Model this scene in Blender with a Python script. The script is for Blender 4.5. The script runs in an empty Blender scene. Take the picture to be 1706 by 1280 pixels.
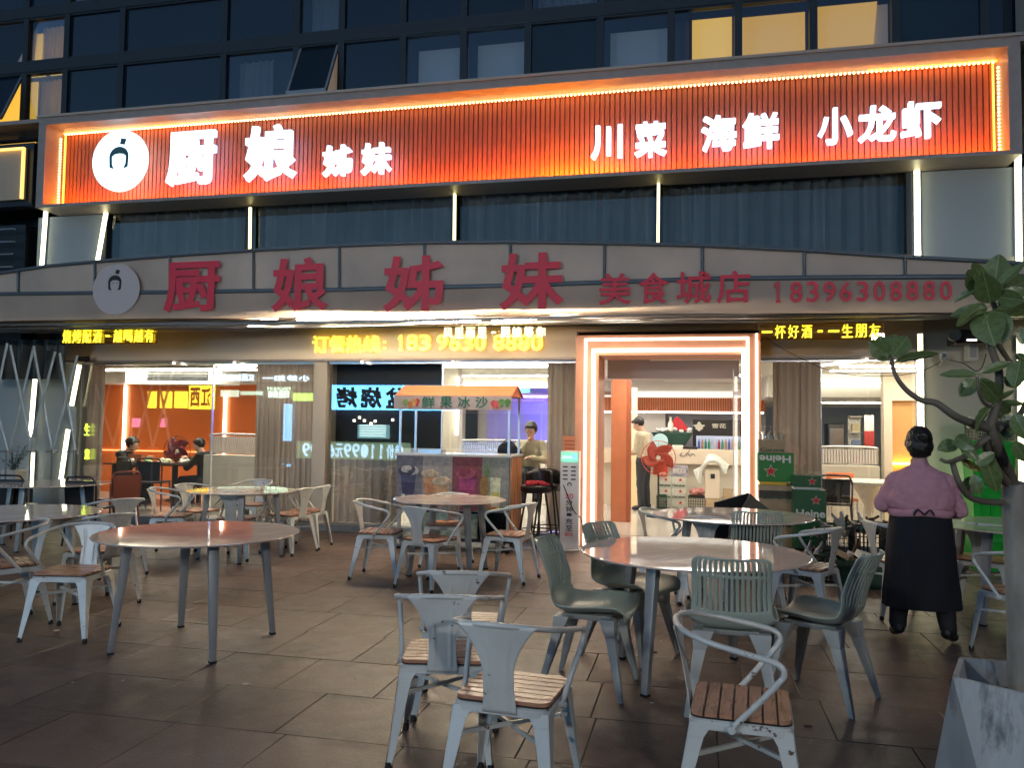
import bpy, bmesh, math, random
from mathutils import Vector, Matrix, Euler
random.seed(7)
R = math.radians
sc = bpy.context.scene
COL = sc.collection

# ------------------------------------------------------------------ camera, sky, exposure
CAM_H = 1.5; FPX = 1350.0; YAW = 12.75; PITCH = 3.0; ROLL = 0.75
cy_, sy_ = math.cos(R(YAW)), math.sin(R(YAW)); cp_, sp_ = math.cos(R(PITCH)), math.sin(R(PITCH))
FW = Vector((-sy_*cp_, cy_*cp_, sp_)); R0 = Vector((cy_, sy_, 0)); U0 = R0.cross(FW)
RT = R0*math.cos(R(ROLL)) + U0*math.sin(R(ROLL)); UP = -R0*math.sin(R(ROLL)) + U0*math.cos(R(ROLL))
cam_d = bpy.data.cameras.new('camera'); cam = bpy.data.objects.new('camera', cam_d); COL.objects.link(cam)
m3 = Matrix((RT, UP, -FW)).transposed(); M = m3.to_4x4(); M.translation = (0, 0, CAM_H)
cam.matrix_world = M
cam_d.sensor_width = 36; cam_d.lens = 36*FPX/1706; cam_d.clip_start = .05; cam_d.clip_end = 600
sc.camera = cam

world = bpy.data.worlds.new('World'); sc.world = world; world.use_nodes = True
nt = world.node_tree; bg = nt.nodes['Background']
sky = nt.nodes.new('ShaderNodeTexSky'); sky.sky_type = 'NISHITA'; sky.sun_disc = False
sky.sun_elevation = R(-4.5); sky.sun_rotation = R(200); sky.air_density = 1.2; sky.dust_density = 1.5; sky.ozone_density = 3
hs = nt.nodes.new('ShaderNodeHueSaturation'); hs.inputs['Saturation'].default_value = .85; nt.links.new(sky.outputs[0], hs.inputs['Color'])
tn = nt.nodes.new('ShaderNodeVectorMath'); tn.operation = 'MULTIPLY'; tn.inputs[1].default_value = (.82, 1.12, .86); nt.links.new(hs.outputs[0], tn.inputs[0])
nt.links.new(tn.outputs[0], bg.inputs[0]); bg.inputs[1].default_value = 2.7
moon_d = bpy.data.lights.new('faint_dusk_light', 'SUN'); moon_d.energy = 0.03; moon_d.angle = R(12); moon_d.color = (.7, .82, 1)
moon = bpy.data.objects.new('faint_dusk_light', moon_d); COL.objects.link(moon); moon.rotation_euler = (R(38), 0, R(-20))
sc.view_settings.view_transform = 'Standard'; sc.view_settings.look = 'None'
sc.view_settings.exposure = 1.95; sc.view_settings.gamma = 1.0; sc.view_settings.use_curve_mapping = False
sc.cycles.use_denoising = True
try: sc.cycles.denoiser = 'OPENIMAGEDENOISE'
except Exception: pass
sc.cycles.max_bounces = 8; sc.cycles.diffuse_bounces = 4; sc.cycles.glossy_bounces = 4
sc.cycles.transparent_max_bounces = 12; sc.cycles.sample_clamp_indirect = 6.0
sc.cycles.caustics_reflective = False; sc.cycles.caustics_refractive = False

# ------------------------------------------------------------------ helpers
WL = {}                                            # world location of every parent

def W(x, y, Y):                                    # the point on the vertical plane Y seen at photo position x, y
    d = FW + RT*((x-853)/FPX) - UP*((y-640)/FPX)
    return Vector((0, 0, CAM_H)) + d*(Y/d.y)
def G(x, y, Z=0.0):                                # the same on the horizontal plane Z
    d = FW + RT*((x-853)/FPX) - UP*((y-640)/FPX)
    return Vector((0, 0, CAM_H)) + d*((Z-CAM_H)/d.z)
def rect(x0, y0, x1, y1, Y):                       # world extents of a facade-parallel rectangle
    xm, ym = (x0+x1)/2, (y0+y1)/2
    return W(x0, ym, Y).x, W(x1, ym, Y).x, W(xm, y1, Y).z, W(xm, y0, Y).z

def tag(o, label=None, cat=None, group=None, kind=None):
    if label: o['label'] = label
    if cat: o['category'] = cat
    if group: o['group'] = group
    if kind: o['kind'] = kind
    return o
def thing(name, label, cat, loc=(0, 0, 0), rz=0, group=None, rot=None):
    o = bpy.data.objects.new(name, None); COL.objects.link(o); o.empty_display_size = .1
    o.location = loc; o.rotation_euler = rot if rot else (0, 0, rz)
    WL[o.name] = Vector(loc)
    return tag(o, label, cat, group)

class MB:
    def __init__(s): s.v = []; s.f = []; s.m = []; s.mi = 0
    def add(s, vs, fs):
        n = len(s.v); s.v += [tuple(v) for v in vs]; s.f += [tuple(i+n for i in f) for f in fs]; s.m += [s.mi]*len(fs); return s
    def box(s, x0, x1, y0, y1, z0, z1):
        v = [(x, y, z) for x in (x0, x1) for y in (y0, y1) for z in (z0, z1)]
        return s.add(v, [(0, 1, 3, 2), (4, 6, 7, 5), (0, 4, 5, 1), (2, 3, 7, 6), (0, 2, 6, 4), (1, 5, 7, 3)])
    def hull8(s, bot, top):                        # two quads, bottom and top rings (same winding)
        n = len(bot)
        fs = [tuple(range(n))[::-1], tuple(range(n, 2*n))] + [(i, (i+1) % n, n+(i+1) % n, n+i) for i in range(n)]
        return s.add(list(bot)+list(top), fs)
    def obox(s, mat, sx, sy, sz):                  # box centred in a frame
        v = [mat @ Vector((x*sx/2, y*sy/2, z*sz/2)) for x in (-1, 1) for y in (-1, 1) for z in (-1, 1)]
        return s.add(v, [(0, 1, 3, 2), (4, 6, 7, 5), (0, 4, 5, 1), (2, 3, 7, 6), (0, 2, 6, 4), (1, 5, 7, 3)])
    def tube(s, pts, r, seg=8, closed=False, cap=True, flat=None):
        pts = [Vector(p) for p in pts]; n = len(pts)
        rs = r if isinstance(r, (list, tuple)) else [r]*n
        base = len(s.v); up = None; rings = []
        for i, p in enumerate(pts):
            a = pts[(i-1) % n] if (closed or i > 0) else p; b = pts[(i+1) % n] if (closed or i < n-1) else p
            t = (b-a).normalized()
            if up is None:
                up = Vector((0, 0, 1)) if abs(t.z) < .9 else Vector((0, 1, 0))
            u = t.cross(up)
            if u.length < 1e-5: u = t.cross(Vector((1, 0, 0)))
            u.normalize(); w = u.cross(t).normalized(); up = w
            k = flat or 1
            rings.append([p + (u*math.cos(2*math.pi*j/seg) + w*k*math.sin(2*math.pi*j/seg))*rs[i] for j in range(seg)])
        v = [q for rg in rings for q in rg]; f = []
        for i in range(n if closed else n-1):
            for j in range(seg):
                a = i*seg+j; b = i*seg+(j+1) % seg; c = ((i+1) % n)*seg+(j+1) % seg; d = ((i+1) % n)*seg+j
                f.append((a, b, c, d))
        if cap and not closed:
            f.append(tuple(range(seg))[::-1]); f.append(tuple((n-1)*seg+j for j in range(seg)))
        return s.add(v, f)
    def lathe(s, prof, seg=32, c=(0, 0, 0), sx=1, sy=1, rot=None):
        c = Vector(c); v = []; f = []; n = len(prof)
        for (r, z) in prof:
            for j in range(seg):
                p = Vector((r*sx*math.cos(2*math.pi*j/seg), r*sy*math.sin(2*math.pi*j/seg), z))
                if rot: p = rot @ p
                v.append(c+p)
        for i in range(n-1):
            for j in range(seg):
                f.append((i*seg+j, i*seg+(j+1) % seg, (i+1)*seg+(j+1) % seg, (i+1)*seg+j))
        f.append(tuple(range(seg))[::-1]); f.append(tuple((n-1)*seg+j for j in range(seg)))
        return s.add(v, f)
    def prism(s, poly, a, b, axis='y'):            # polygon in the two other axes, extruded from a to b
        n = len(poly)
        if axis == 'y': P = lambda p, t: (p[0], t, p[1])
        elif axis == 'z': P = lambda p, t: (p[0], p[1], t)
        else: P = lambda p, t: (t, p[0], p[1])
        v = [P(p, a) for p in poly]+[P(p, b) for p in poly]
        return s.add(v, [tuple(range(n)), tuple(range(n, 2*n))[::-1]]+[(i, i+n, (i+1) % n+n, (i+1) % n) for i in range(n)])
    def grid(s, P, nu, nv):
        v = [P(i/nu, j/nv) for i in range(nu+1) for j in range(nv+1)]
        return s.add(v, [(i*(nv+1)+j, (i+1)*(nv+1)+j, (i+1)*(nv+1)+j+1, i*(nv+1)+j+1) for i in range(nu) for j in range(nv)])
    def mesh(s, name, mats, off=None, smooth=None, bevel=0):
        me = bpy.data.meshes.new(name)
        v = s.v if off is None else [(a-off[0], b-off[1], c-off[2]) for a, b, c in s.v]
        me.from_pydata(v, [], s.f)
        for m in (mats if isinstance(mats, (list, tuple)) else [mats]): me.materials.append(m)
        me.polygons.foreach_set('material_index', s.m)
        bm = bmesh.new(); bm.from_mesh(me); bmesh.ops.recalc_face_normals(bm, faces=bm.faces)
        if bevel:
            es = [e for e in bm.edges if len(e.link_faces) == 2 and e.calc_face_angle(0) > R(35)]
            bmesh.ops.bevel(bm, geom=es, offset=bevel, segments=2 if bevel > .003 else 1, profile=.6, affect='EDGES', clamp_overlap=True)
        bm.to_mesh(me); bm.free()
        if smooth:
            me.shade_smooth(); me.set_sharp_from_angle(angle=R(smooth))
        return me
    def build(s, name, mats, parent=None, local=False, smooth=None, bevel=0, label=None, origin=None):
        if parent is None:
            if origin is None:
                xs = [v[0] for v in s.v]; ys = [v[1] for v in s.v]; zs = [v[2] for v in s.v]
                origin = Vector(((min(xs)+max(xs))/2, (min(ys)+max(ys))/2, min(zs)))
            me = s.mesh(name, mats, origin, smooth, bevel)
            o = bpy.data.objects.new(name, me); o.location = origin; WL_ = Vector(origin)
        else:
            off = None if local else WL[parent.name]
            me = s.mesh(name, mats, off, smooth, bevel)
            o = bpy.data.objects.new(name, me); o.parent = parent; WL_ = WL[parent.name].copy()
        COL.objects.link(o); WL[o.name] = WL_
        if label: o['label'] = label
        return o
def bx(*a): return MB().box(*a)
def solid(o, t, off=0, bev=0):
    m = o.modifiers.new('thickness', 'SOLIDIFY'); m.thickness = t; m.offset = off; return o
def copy_tree(o, parent=None):
    c = o.copy(); COL.objects.link(c)
    if parent is not None: c.parent = parent
    WL[c.name] = WL.get(o.name, Vector()).copy()
    for ch in o.children: copy_tree(ch, c)
    return c
def bez(P, n=16):                                  # Catmull-Rom through points
    P = [Vector(p) for p in P]; out = []
    for i in range(len(P)-1):
        p0 = P[max(i-1, 0)]; p1 = P[i]; p2 = P[i+1]; p3 = P[min(i+2, len(P)-1)]
        for k in range(n):
            t = k/n
            out.append(.5*((2*p1)+(p2-p0)*t+(2*p0-5*p1+4*p2-p3)*t*t+(3*p1-p0-3*p2+p3)*t**3))
    out.append(P[-1]); return out

# ------------------------------------------------------------------ materials
MATS = {}
def mat(name, col, rough=.5, metal=0, var=0, vscale=8, bump=0, bscale=40, trans=0, spec=.5, coat=0, dirt=None, dscale=3, dlo=.5, dhi=.7, stretch=None, rvar=0, world=False):
    if name in MATS: return MATS[name]
    m = bpy.data.materials.new(name); m.use_nodes = True; MATS[name] = m
    t = m.node_tree; b = t.nodes['Principled BSDF']; L = t.links.new
    b.inputs['Base Color'].default_value = (*col, 1); b.inputs['Roughness'].default_value = rough
    b.inputs['Metallic'].default_value = metal; b.inputs['Specular IOR Level'].default_value = spec
    b.inputs['Coat Weight'].default_value = coat; b.inputs['Transmission Weight'].default_value = trans
    tc = t.nodes.new('ShaderNodeTexCoord'); mp = t.nodes.new('ShaderNodeMapping'); 
    if world: gp_ = t.nodes.new('ShaderNodeNewGeometry'); L(gp_.outputs['Position'], mp.inputs[0])
    else: L(tc.outputs['Object'], mp.inputs[0])
    if stretch: mp.inputs['Scale'].default_value = stretch
    out = None
    if var:
        n = t.nodes.new('ShaderNodeTexNoise'); n.inputs['Scale'].default_value = vscale; n.inputs['Detail'].default_value = 6
        L(mp.outputs[0], n.inputs[0])
        oi = t.nodes.new('ShaderNodeObjectInfo')
        r = t.nodes.new('ShaderNodeMapRange'); L(n.outputs[0], r.inputs[0]); r.inputs[1].default_value = .3; r.inputs[2].default_value = .7
        r.inputs[3].default_value = 1-var; r.inputs[4].default_value = 1+var
        mm = t.nodes.new('ShaderNodeVectorMath'); mm.operation = 'SCALE'; mm.inputs[0].default_value = col; L(r.outputs[0], mm.inputs['Scale'])
        out = mm.outputs[0]
        if rvar:
            r2 = t.nodes.new('ShaderNodeMapRange'); L(n.outputs[0], r2.inputs[0]); r2.inputs[1].default_value = .3; r2.inputs[2].default_value = .7
            r2.inputs[3].default_value = max(rough-rvar, .03); r2.inputs[4].default_value = rough+rvar; L(r2.outputs[0], b.inputs['Roughness'])
    if dirt:
        n = t.nodes.new('ShaderNodeTexNoise'); n.inputs['Scale'].default_value = dscale; n.inputs['Detail'].default_value = 8; n.inputs['Roughness'].default_value = .7
        L(mp.outputs[0], n.inputs[0])
        r = t.nodes.new('ShaderNodeMapRange'); L(n.outputs[0], r.inputs[0]); r.inputs[1].default_value = dlo; r.inputs[2].default_value = dhi
        mx = t.nodes.new('ShaderNodeMix'); mx.data_type = 'RGBA'; L(r.outputs[0], mx.inputs[0])
        if out is not None: L(out, mx.inputs[6])
        else: mx.inputs[6].default_value = (*col, 1)
        mx.inputs[7].default_value = (*dirt, 1); out = mx.outputs[2]
    if out is not None: L(out, b.inputs['Base Color'])
    if bump:
        n = t.nodes.new('ShaderNodeTexNoise'); n.inputs['Scale'].default_value = bscale; n.inputs['Detail'].default_value = 5
        L(mp.outputs[0], n.inputs[0]); bp = t.nodes.new('ShaderNodeBump'); bp.inputs['Strength'].default_value = bump; bp.inputs['Distance'].default_value = .01
        L(n.outputs[0], bp.inputs['Height']); L(bp.outputs[0], b.inputs['Normal'])
    return m
def emit(name, col, strength):
    if name in MATS: return MATS[name]
    m = bpy.data.materials.new(name); m.use_nodes = True; MATS[name] = m
    b = m.node_tree.nodes['Principled BSDF']; b.inputs['Base Color'].default_value = (.5, .5, .5, 1)
    b.inputs['Emission Color'].default_value = (*col, 1); b.inputs['Emission Strength'].default_value = strength; b.inputs['Roughness'].default_value = .4
    return m
def glass(name, tint=(1, 1, 1), refl=.08, rough=0.0):
    m = bpy.data.materials.new(name); m.use_nodes = True; MATS[name] = m; t = m.node_tree; t.nodes.clear(); L = t.links.new
    o = t.nodes.new('ShaderNodeOutputMaterial'); mx = t.nodes.new('ShaderNodeMixShader'); tr = t.nodes.new('ShaderNodeBsdfTransparent'); g = t.nodes.new('ShaderNodeBsdfGlossy')
    tr.inputs[0].default_value = (*tint, 1); g.inputs['Roughness'].default_value = rough; g.inputs['Color'].default_value = (1, 1, 1, 1)
    fr = t.nodes.new('ShaderNodeLayerWeight'); fr.inputs[0].default_value = .25
    mr = t.nodes.new('ShaderNodeMapRange'); L(fr.outputs['Fresnel'], mr.inputs[0]); mr.inputs[3].default_value = refl; mr.inputs[4].default_value = 1
    L(mr.outputs[0], mx.inputs[0]); L(tr.outputs[0], mx.inputs[1]); L(g.outputs[0], mx.inputs[2]); L(mx.outputs[0], o.inputs[0])
    return m
def translucent(name, col, k=.5, gloss=.1, rough=.5, clear=0.0):
    m = bpy.data.materials.new(name); m.use_nodes = True; MATS[name] = m; t = m.node_tree; L = t.links.new
    b = t.nodes['Principled BSDF']; b.inputs['Base Color'].default_value = (*col, 1); b.inputs['Roughness'].default_value = rough
    o = t.nodes['Material Output']; mx = t.nodes.new('ShaderNodeMixShader'); tr = t.nodes.new('ShaderNodeBsdfTranslucent'); tr.inputs[0].default_value = (*col, 1)
    n = t.nodes.new('ShaderNodeTexNoise'); n.inputs['Scale'].default_value = 1.2; n.inputs['Detail'].default_value = 6
    tc = t.nodes.new('ShaderNodeTexCoord'); L(tc.outputs['Object'], n.inputs[0])
    r = t.nodes.new('ShaderNodeMapRange'); L(n.outputs[0], r.inputs[0]); r.inputs[1].default_value = .3; r.inputs[2].default_value = .7; r.inputs[3].default_value = .8; r.inputs[4].default_value = 1.1
    mm = t.nodes.new('ShaderNodeVectorMath'); mm.operation = 'SCALE'; mm.inputs[0].default_value = col; L(r.outputs[0], mm.inputs['Scale'])
    L(mm.outputs[0], b.inputs['Base Color']); L(mm.outputs[0], tr.inputs[0])
    mx.inputs[0].default_value = k; L(b.outputs[0], mx.inputs[1]); L(tr.outputs[0], mx.inputs[2])
    if clear:
        m2 = t.nodes.new('ShaderNodeMixShader'); tp = t.nodes.new('ShaderNodeBsdfTransparent'); m2.inputs[0].default_value = clear
        L(mx.outputs[0], m2.inputs[1]); L(tp.outputs[0], m2.inputs[2]); L(m2.outputs[0], o.inputs[0])
    else: L(mx.outputs[0], o.inputs[0])
    return m

white_paint = mat('white_paint', (.72, .69, .62), .55, var=.05, vscale=2)
cream_paint = mat('cream_paint', (.68, .59, .47), .5, var=.06, vscale=1.5, bump=.05)
grey_panel = mat('grey_panel', (.42, .46, .46), .42, var=.05, vscale=1)
beige_wall = mat('beige_wall', (.52, .48, .40), .5, var=.06, vscale=1.2, bump=.04)
orange_wall = mat('orange_wall', (.72, .17, .035), .38, var=.06, vscale=1.2)
orange_slat = mat('orange_slat', (.40, .115, .055), .45, var=.1, vscale=5)
orange_paint = mat('orange_paint', (.56, .19, .09), .4, var=.05)
frame_metal = mat('frame_metal', (.36, .30, .27), .45, metal=.1, var=.08)
dark_metal = mat('dark_metal', (.022, .028, .036), .35, metal=.3, var=.1)
dark_frame = mat('dark_frame', (.02, .027, .035), .4)
steel = mat('steel', (.55, .55, .55), .28, metal=.9, var=.08)
grey_steel = mat('grey_steel', (.30, .31, .32), .4, metal=.6, var=.1, vscale=12)
black_plastic = mat('black_plastic', (.02, .02, .022), .45)
curtain_mat = translucent('curtain_fabric', (.47, .40, .35), .3, rough=.85)
curtain_blue = translucent('curtain_blue_grey', (.36, .35, .33), .2, rough=.85)
curtain_cream = translucent('curtain_cream', (.7, .6, .35), .4, rough=.85)
pane_glass = glass('window_glass', (.96, .97, .96), .085)
belt_glass = glass('belt_glass', (.86, .90, .92), .025)
dark_glass = mat('dark_glass', (.008, .016, .028), .07, spec=.9, var=.15, vscale=.5)
dark_glass2 = mat('dark_glass_paler', (.014, .026, .038), .1, spec=.7, var=.2, vscale=.7)
led_white = emit('led_white', (1, .93, .78), 2.6)
led_warm = emit('led_warm', (1, .84, .62), 7)
led_yellow = emit('led_yellow_white', (1, .92, .50), 1.9)
led_orange = emit('led_orange', (1, .36, .07), 14)
led_orange_dim = emit('led_orange_dim', (1, .36, .07), 5)
led_dot = emit('led_dot', (1, .72, .3), 2.0)
letter_white = emit('letter_white', (.55, .80, 1), .75)
neon_yellow = emit('neon_yellow', (1, .80, .02), .75)
neon_orange = emit('neon_orange', (1, .33, .0), .3)
neon_pale = emit('neon_pale', (1, .86, .35), .8)
ceiling_panel = emit('ceiling_light_panel', (1, .96, .86), 4.5)
awning_fabric = translucent('awning_fabric', (.88, .70, .55), .48, rough=.6)
awning_panel = translucent('awning_clear_panel', (.88, .73, .60), .4, rough=.5)
red_print = mat('red_print', (.80, .035, .07), .5)
black_print = mat('black_print', (.02, .02, .02), .6)
tile_mat = None

def slab_material():
    m = bpy.data.materials.new('paving_stone'); m.use_nodes = True; t = m.node_tree; L = t.links.new; b = t.nodes['Principled BSDF']
    geo = t.nodes.new('ShaderNodeNewGeometry'); oi = t.nodes.new('ShaderNodeObjectInfo')
    def noise(sc_, det, src=geo.outputs['Position'], ro=.6):
        n = t.nodes.new('ShaderNodeTexNoise'); n.inputs['Scale'].default_value = sc_; n.inputs['Detail'].default_value = det; n.inputs['Roughness'].default_value = ro; L(src, n.inputs[0]); return n.outputs[0]
    def mr(src, a, b_, c, d):
        r = t.nodes.new('ShaderNodeMapRange'); L(src, r.inputs[0]); r.inputs[1].default_value = a; r.inputs[2].default_value = b_; r.inputs[3].default_value = c; r.inputs[4].default_value = d; return r.outputs[0]
    big = noise(.9, 5); fine = noise(60, 4); mid = noise(7, 6, ro=.7)
    cr = t.nodes.new('ShaderNodeMix'); cr.data_type = 'RGBA'; L(oi.outputs['Random'], cr.inputs[0])
    cr.inputs[6].default_value = (.125, .082, .065, 1); cr.inputs[7].default_value = (.175, .118, .094, 1)
    def scale(cs, fs):
        v = t.nodes.new('ShaderNodeVectorMath'); v.operation = 'SCALE'; L(cs, v.inputs[0]); L(fs, v.inputs['Scale']); return v.outputs[0]
    c = scale(cr.outputs[2], mr(big, .3, .7, .72, 1.25)); c = scale(c, mr(fine, .35, .65, .88, 1.1)); c = scale(c, mr(mid, .3, .7, .80, 1.15)); c = scale(c, mr(noise(140, 2), .62, .70, 1, .55)); c = scale(c, mr(noise(38, 3, ro=.8), .66, .72, 1, 1.6))
    st = t.nodes.new('ShaderNodeMix'); st.data_type = 'RGBA'; L(mr(noise(1.7, 10, ro=.78), .52, .70, 0, .75), st.inputs[0]); L(c, st.inputs[6]); st.inputs[7].default_value = (.045, .036, .032, 1)
    L(st.outputs[2], b.inputs['Base Color'])
    L(mr(mid, .3, .7, .34, .62), b.inputs['Roughness']); b.inputs['Specular IOR Level'].default_value = .55
    bp = t.nodes.new('ShaderNodeBump'); bp.inputs['Strength'].default_value = .35; bp.inputs['Distance'].default_value = .006
    ad = t.nodes.new('ShaderNodeMath'); ad.operation = 'ADD'; L(fine, ad.inputs[0]); L(mid, ad.inputs[1]); L(ad.outputs[0], bp.inputs['Height']); L(bp.outputs[0], b.inputs['Normal'])
    return m
slab_mat = slab_material()
joint_mat = mat('joint_dirt', (.05, .04, .034), .9, var=.3, vscale=30)
asphalt = mat('asphalt', (.05, .05, .052), .8, var=.25, vscale=30, bump=.3, bscale=90)

def marble():
    m = bpy.data.materials.new('polished_stone_top'); m.use_nodes = True; t = m.node_tree; L = t.links.new; b = t.nodes['Principled BSDF']
    tc = t.nodes.new('ShaderNodeTexCoord'); mp = t.nodes.new('ShaderNodeMapping'); mp.inputs['Scale'].default_value = (1, 3.2, 1); mp.inputs['Rotation'].default_value = (0, 0, .5); L(tc.outputs['Object'], mp.inputs[0])
    n = t.nodes.new('ShaderNodeTexNoise'); n.inputs['Scale'].default_value = 2.4; n.inputs['Detail'].default_value = 8; n.inputs['Distortion'].default_value = .8; L(mp.outputs[0], n.inputs[0])
    r = t.nodes.new('ShaderNodeValToRGB'); L(n.outputs[0], r.inputs[0]); e = r.color_ramp.elements
    e[0].position = .35; e[0].color = (.70, .58, .53, 1); e[1].position = .62; e[1].color = (.80, .70, .65, 1)
    k = e.new(.5); k.color = (.66, .55, .50, 1)
    L(r.outputs[0], b.inputs['Base Color']); b.inputs['Roughness'].default_value = .07; b.inputs['IOR'].default_value = 1.75
    n2 = t.nodes.new('ShaderNodeTexNoise'); n2.inputs['Scale'].default_value = 5; n2.inputs['Detail'].default_value = 8; L(tc.outputs['Object'], n2.inputs[0])
    r2 = t.nodes.new('ShaderNodeMapRange'); L(n2.outputs[0], r2.inputs[0]); r2.inputs[1].default_value = .4; r2.inputs[2].default_value = .75; r2.inputs[3].default_value = .02; r2.inputs[4].default_value = .07; L(r2.outputs[0], b.inputs['Roughness'])
    return m
marble_mat = marble()

# text as real meshes: the glyphs are fitted to a rectangle x0..x1, z0..z1 on plane Y; face=-1 looks to the street, +1 away from it
def text_mb(s, x0, x1, z0, z1, Y, thick=.01, bold=0.0, face=-1, mb=None, flip=False, vertical=False):
    if s == '1' and not flip:
        mb = mb or MB(); U = [(.30, 0), (.95, 0), (.95, .12), (.78, .12), (.78, 1), (.55, 1), (.08, .80), (.08, .68), (.50, .80), (.50, .12), (.30, .12)]
        return mb.prism([((x0+u*(x1-x0)) if face < 0 else (x1-u*(x1-x0)), z0+w*(z1-z0)) for u, w in U], Y, Y+face*thick)
    cu = bpy.data.curves.new('t', 'FONT'); cu.body = s; cu.size = 1; cu.extrude = .5; cu.bevel_depth = bold; cu.bevel_resolution = 0; cu.resolution_u = 3
    o = bpy.data.objects.new('t', cu); COL.objects.link(o); bpy.context.view_layer.update()
    me = bpy.data.meshes.new_from_object(o.evaluated_get(bpy.context.evaluated_depsgraph_get()))
    bpy.data.objects.remove(o); 
    vs = [v.co.copy() for v in me.vertices]; fs = [tuple(p.vertices) for p in me.polygons]
    bpy.data.meshes.remove(me); bpy.data.curves.remove(cu)
    if not vs: return mb or MB()
    ax, bx_ = min(v.x for v in vs), max(v.x for v in vs); az, bz = min(v.y for v in vs), max(v.y for v in vs)
    out = []
    for v in vs:
        u = (v.x-ax)/max(bx_-ax, 1e-6); w = (v.y-az)/max(bz-az, 1e-6)
        if flip: u, w = 1-u, 1-w
        X = x0+u*(x1-x0) if face < 0 else x1-u*(x1-x0)
        out.append((X, Y+face*(.5+v.z)*thick, z0+w*(z1-z0)))
    mb = mb or MB(); return mb.add(out, fs)
def text_chars(s, x0, x1, z0, z1, Y, thick=.01, bold=0.0, face=-1, mb=None, gap=.12):
    mb = mb or MB(); n = len(s); w = (x1-x0)/n
    for i, ch in enumerate(s):
        if ch == ' ': continue
        k = i if face < 0 else n-1-i
        a = x0+k*w+gap*w/2; b = x0+(k+1)*w-gap*w/2; za, zb = z0, z1
        if ch in '-一：': 
            zc = (z0+z1)/2; h = (z1-z0)*(.07 if ch != '：' else .3); za, zb = zc-h, zc+h
            if ch == '：': a, b = (a+b)/2-.07*w, (a+b)/2+.07*w
            if ch == '-': a, b = (a+b)/2-.2*w, (a+b)/2+.2*w
        if ch in '1': a, b = (a+b)/2-.22*w, (a+b)/2+.18*w
        text_mb(ch, a, b, za, zb, Y, thick, bold, face, mb)
    return mb

# cloth with folds hanging in the plane Y
def curtain_mb(x0, x1, z0, z1, Y, period=.09, amp=.03, seed=0):
    rnd = random.Random(seed); n = max(8, int((x1-x0)/period*8)); ph = [0]
    for i in range(n): ph.append(ph[-1]+2*math.pi/8*(.75+.5*rnd.random()))
    xs = []; d = (x1-x0)/n
    mb = MB(); aa = [amp*(.6+.8*rnd.random()) for _ in range(n+1)]
    def P(u, v):
        i = round(u*n); x = x0+i*d; k = .75+.35*v
        return (x+.25*amp*math.sin(2*ph[i])*v, Y+aa[i]*k*math.sin(ph[i])+.01*math.sin(3*v+i*.15), z1-(z1-z0)*v)
    mb.grid(P, n, 6); return mb

# ------------------------------------------------------------------ the ground: street and paved terrace
D = 10.7                                            # the wall plane of the shop front
st = bx(-60, 40, -40, 60, -.3, -.05).build('street', asphalt); tag(st, kind='structure')
terr = bx(-16, 9, 1.2, D+.2, -.045, -.012).build('terrace', joint_mat); tag(terr, kind='structure')
rnd = random.Random(3); slab_mesh = {}
row_y = 10.86; rows = []
while row_y > 1.8: rows.append(row_y); row_y -= .6
nsl = 0
for ri, y1 in enumerate(rows):
    x = -15.6+rnd.random()*.6; y0 = y1-.6
    while x < 8.4:
        w = rnd.choice((.6, .6, .3, .6, .9)) if ri % 2 else .6
        vis = (abs(math.atan2(x+w/2, y0)+R(YAW)) < R(42))
        if vis:
            key = (w,)
            if key not in slab_mesh:
                h = .002
                slab_mesh[key] = bx(-w/2+h, w/2-h, -.3+h, .3-h, -.03, 0).mesh('paving_slab', slab_mat, bevel=.0025)
            o = bpy.data.objects.new('paving_slab', slab_mesh[key]); COL.objects.link(o); o.parent = terr
            o.location = Vector((x+w/2, (y0+y1)/2, rnd.uniform(-.0012, .0012)))-WL[terr.name]
            o.rotation_euler = (rnd.uniform(-.0012, .0012), rnd.uniform(-.001, .001), 0); nsl += 1
        x += w
# ------------------------------------------------------------------ the restaurant building
bld = thing('restaurant_building', 'two-storey restaurant front with beige fascia, curtained windows and dark glazed floors above', 'building', (-3.2, D, 0))
LX0, LX1 = rect(170, 605, 525, 800, D)[:2]
ZG = 2.39                                            # top of the ground-floor glass
def part(name, m, mb, **k): return mb.build(name, m, bld, **k)
PX0, PX1 = -1.52, .80                                # entrance portal
CX0, CX1 = rect(524, 700, 546, 800, D)[:2]
x4a = rect(1275, 700, 1366, 800, D)[0]; x4b = W(1528, 640, D).x
fas = bx(-9.5, PX0, D-.12, D+.05, ZG, 3.3).box(PX1, x4b+.05, D-.12, D+.05, ZG, 3.3)
part('fascia', cream_paint, fas, bevel=.004)
part('fascia', cream_paint, bx(PX0+.002, PX1-.002, D-.12, D+.05, 2.76, 3.3))
part('fascia_trim', frame_metal, bx(-9.5, PX0, D-.135, D-.12, ZG-.0, ZG+.03).box(PX1, x4b, D-.135, D-.12, ZG, ZG+.03))
part('window_sill', grey_steel, bx(-9.4, PX0-.02, D-.10, D+.10, 0, .09).box(PX1+.02, x4b, D-.10, D+.10, 0, .09), bevel=.004)
part('column', beige_wall, bx(CX0, CX1, D-.09, D+.25, .09, ZG), bevel=.006)
part('end_wall', beige_wall, bx(x4b+.05, 8, D-.06, D+.3, 0, 3.6))
part('end_wall', grey_panel, bx(-11.6, W(131, 700, D).x, D-.05, D+.25, .0, ZG+.3))
part('side_pier', dark_metal, bx(-16, -10.35, D-.02, D+.3, 0, 4.6))
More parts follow.
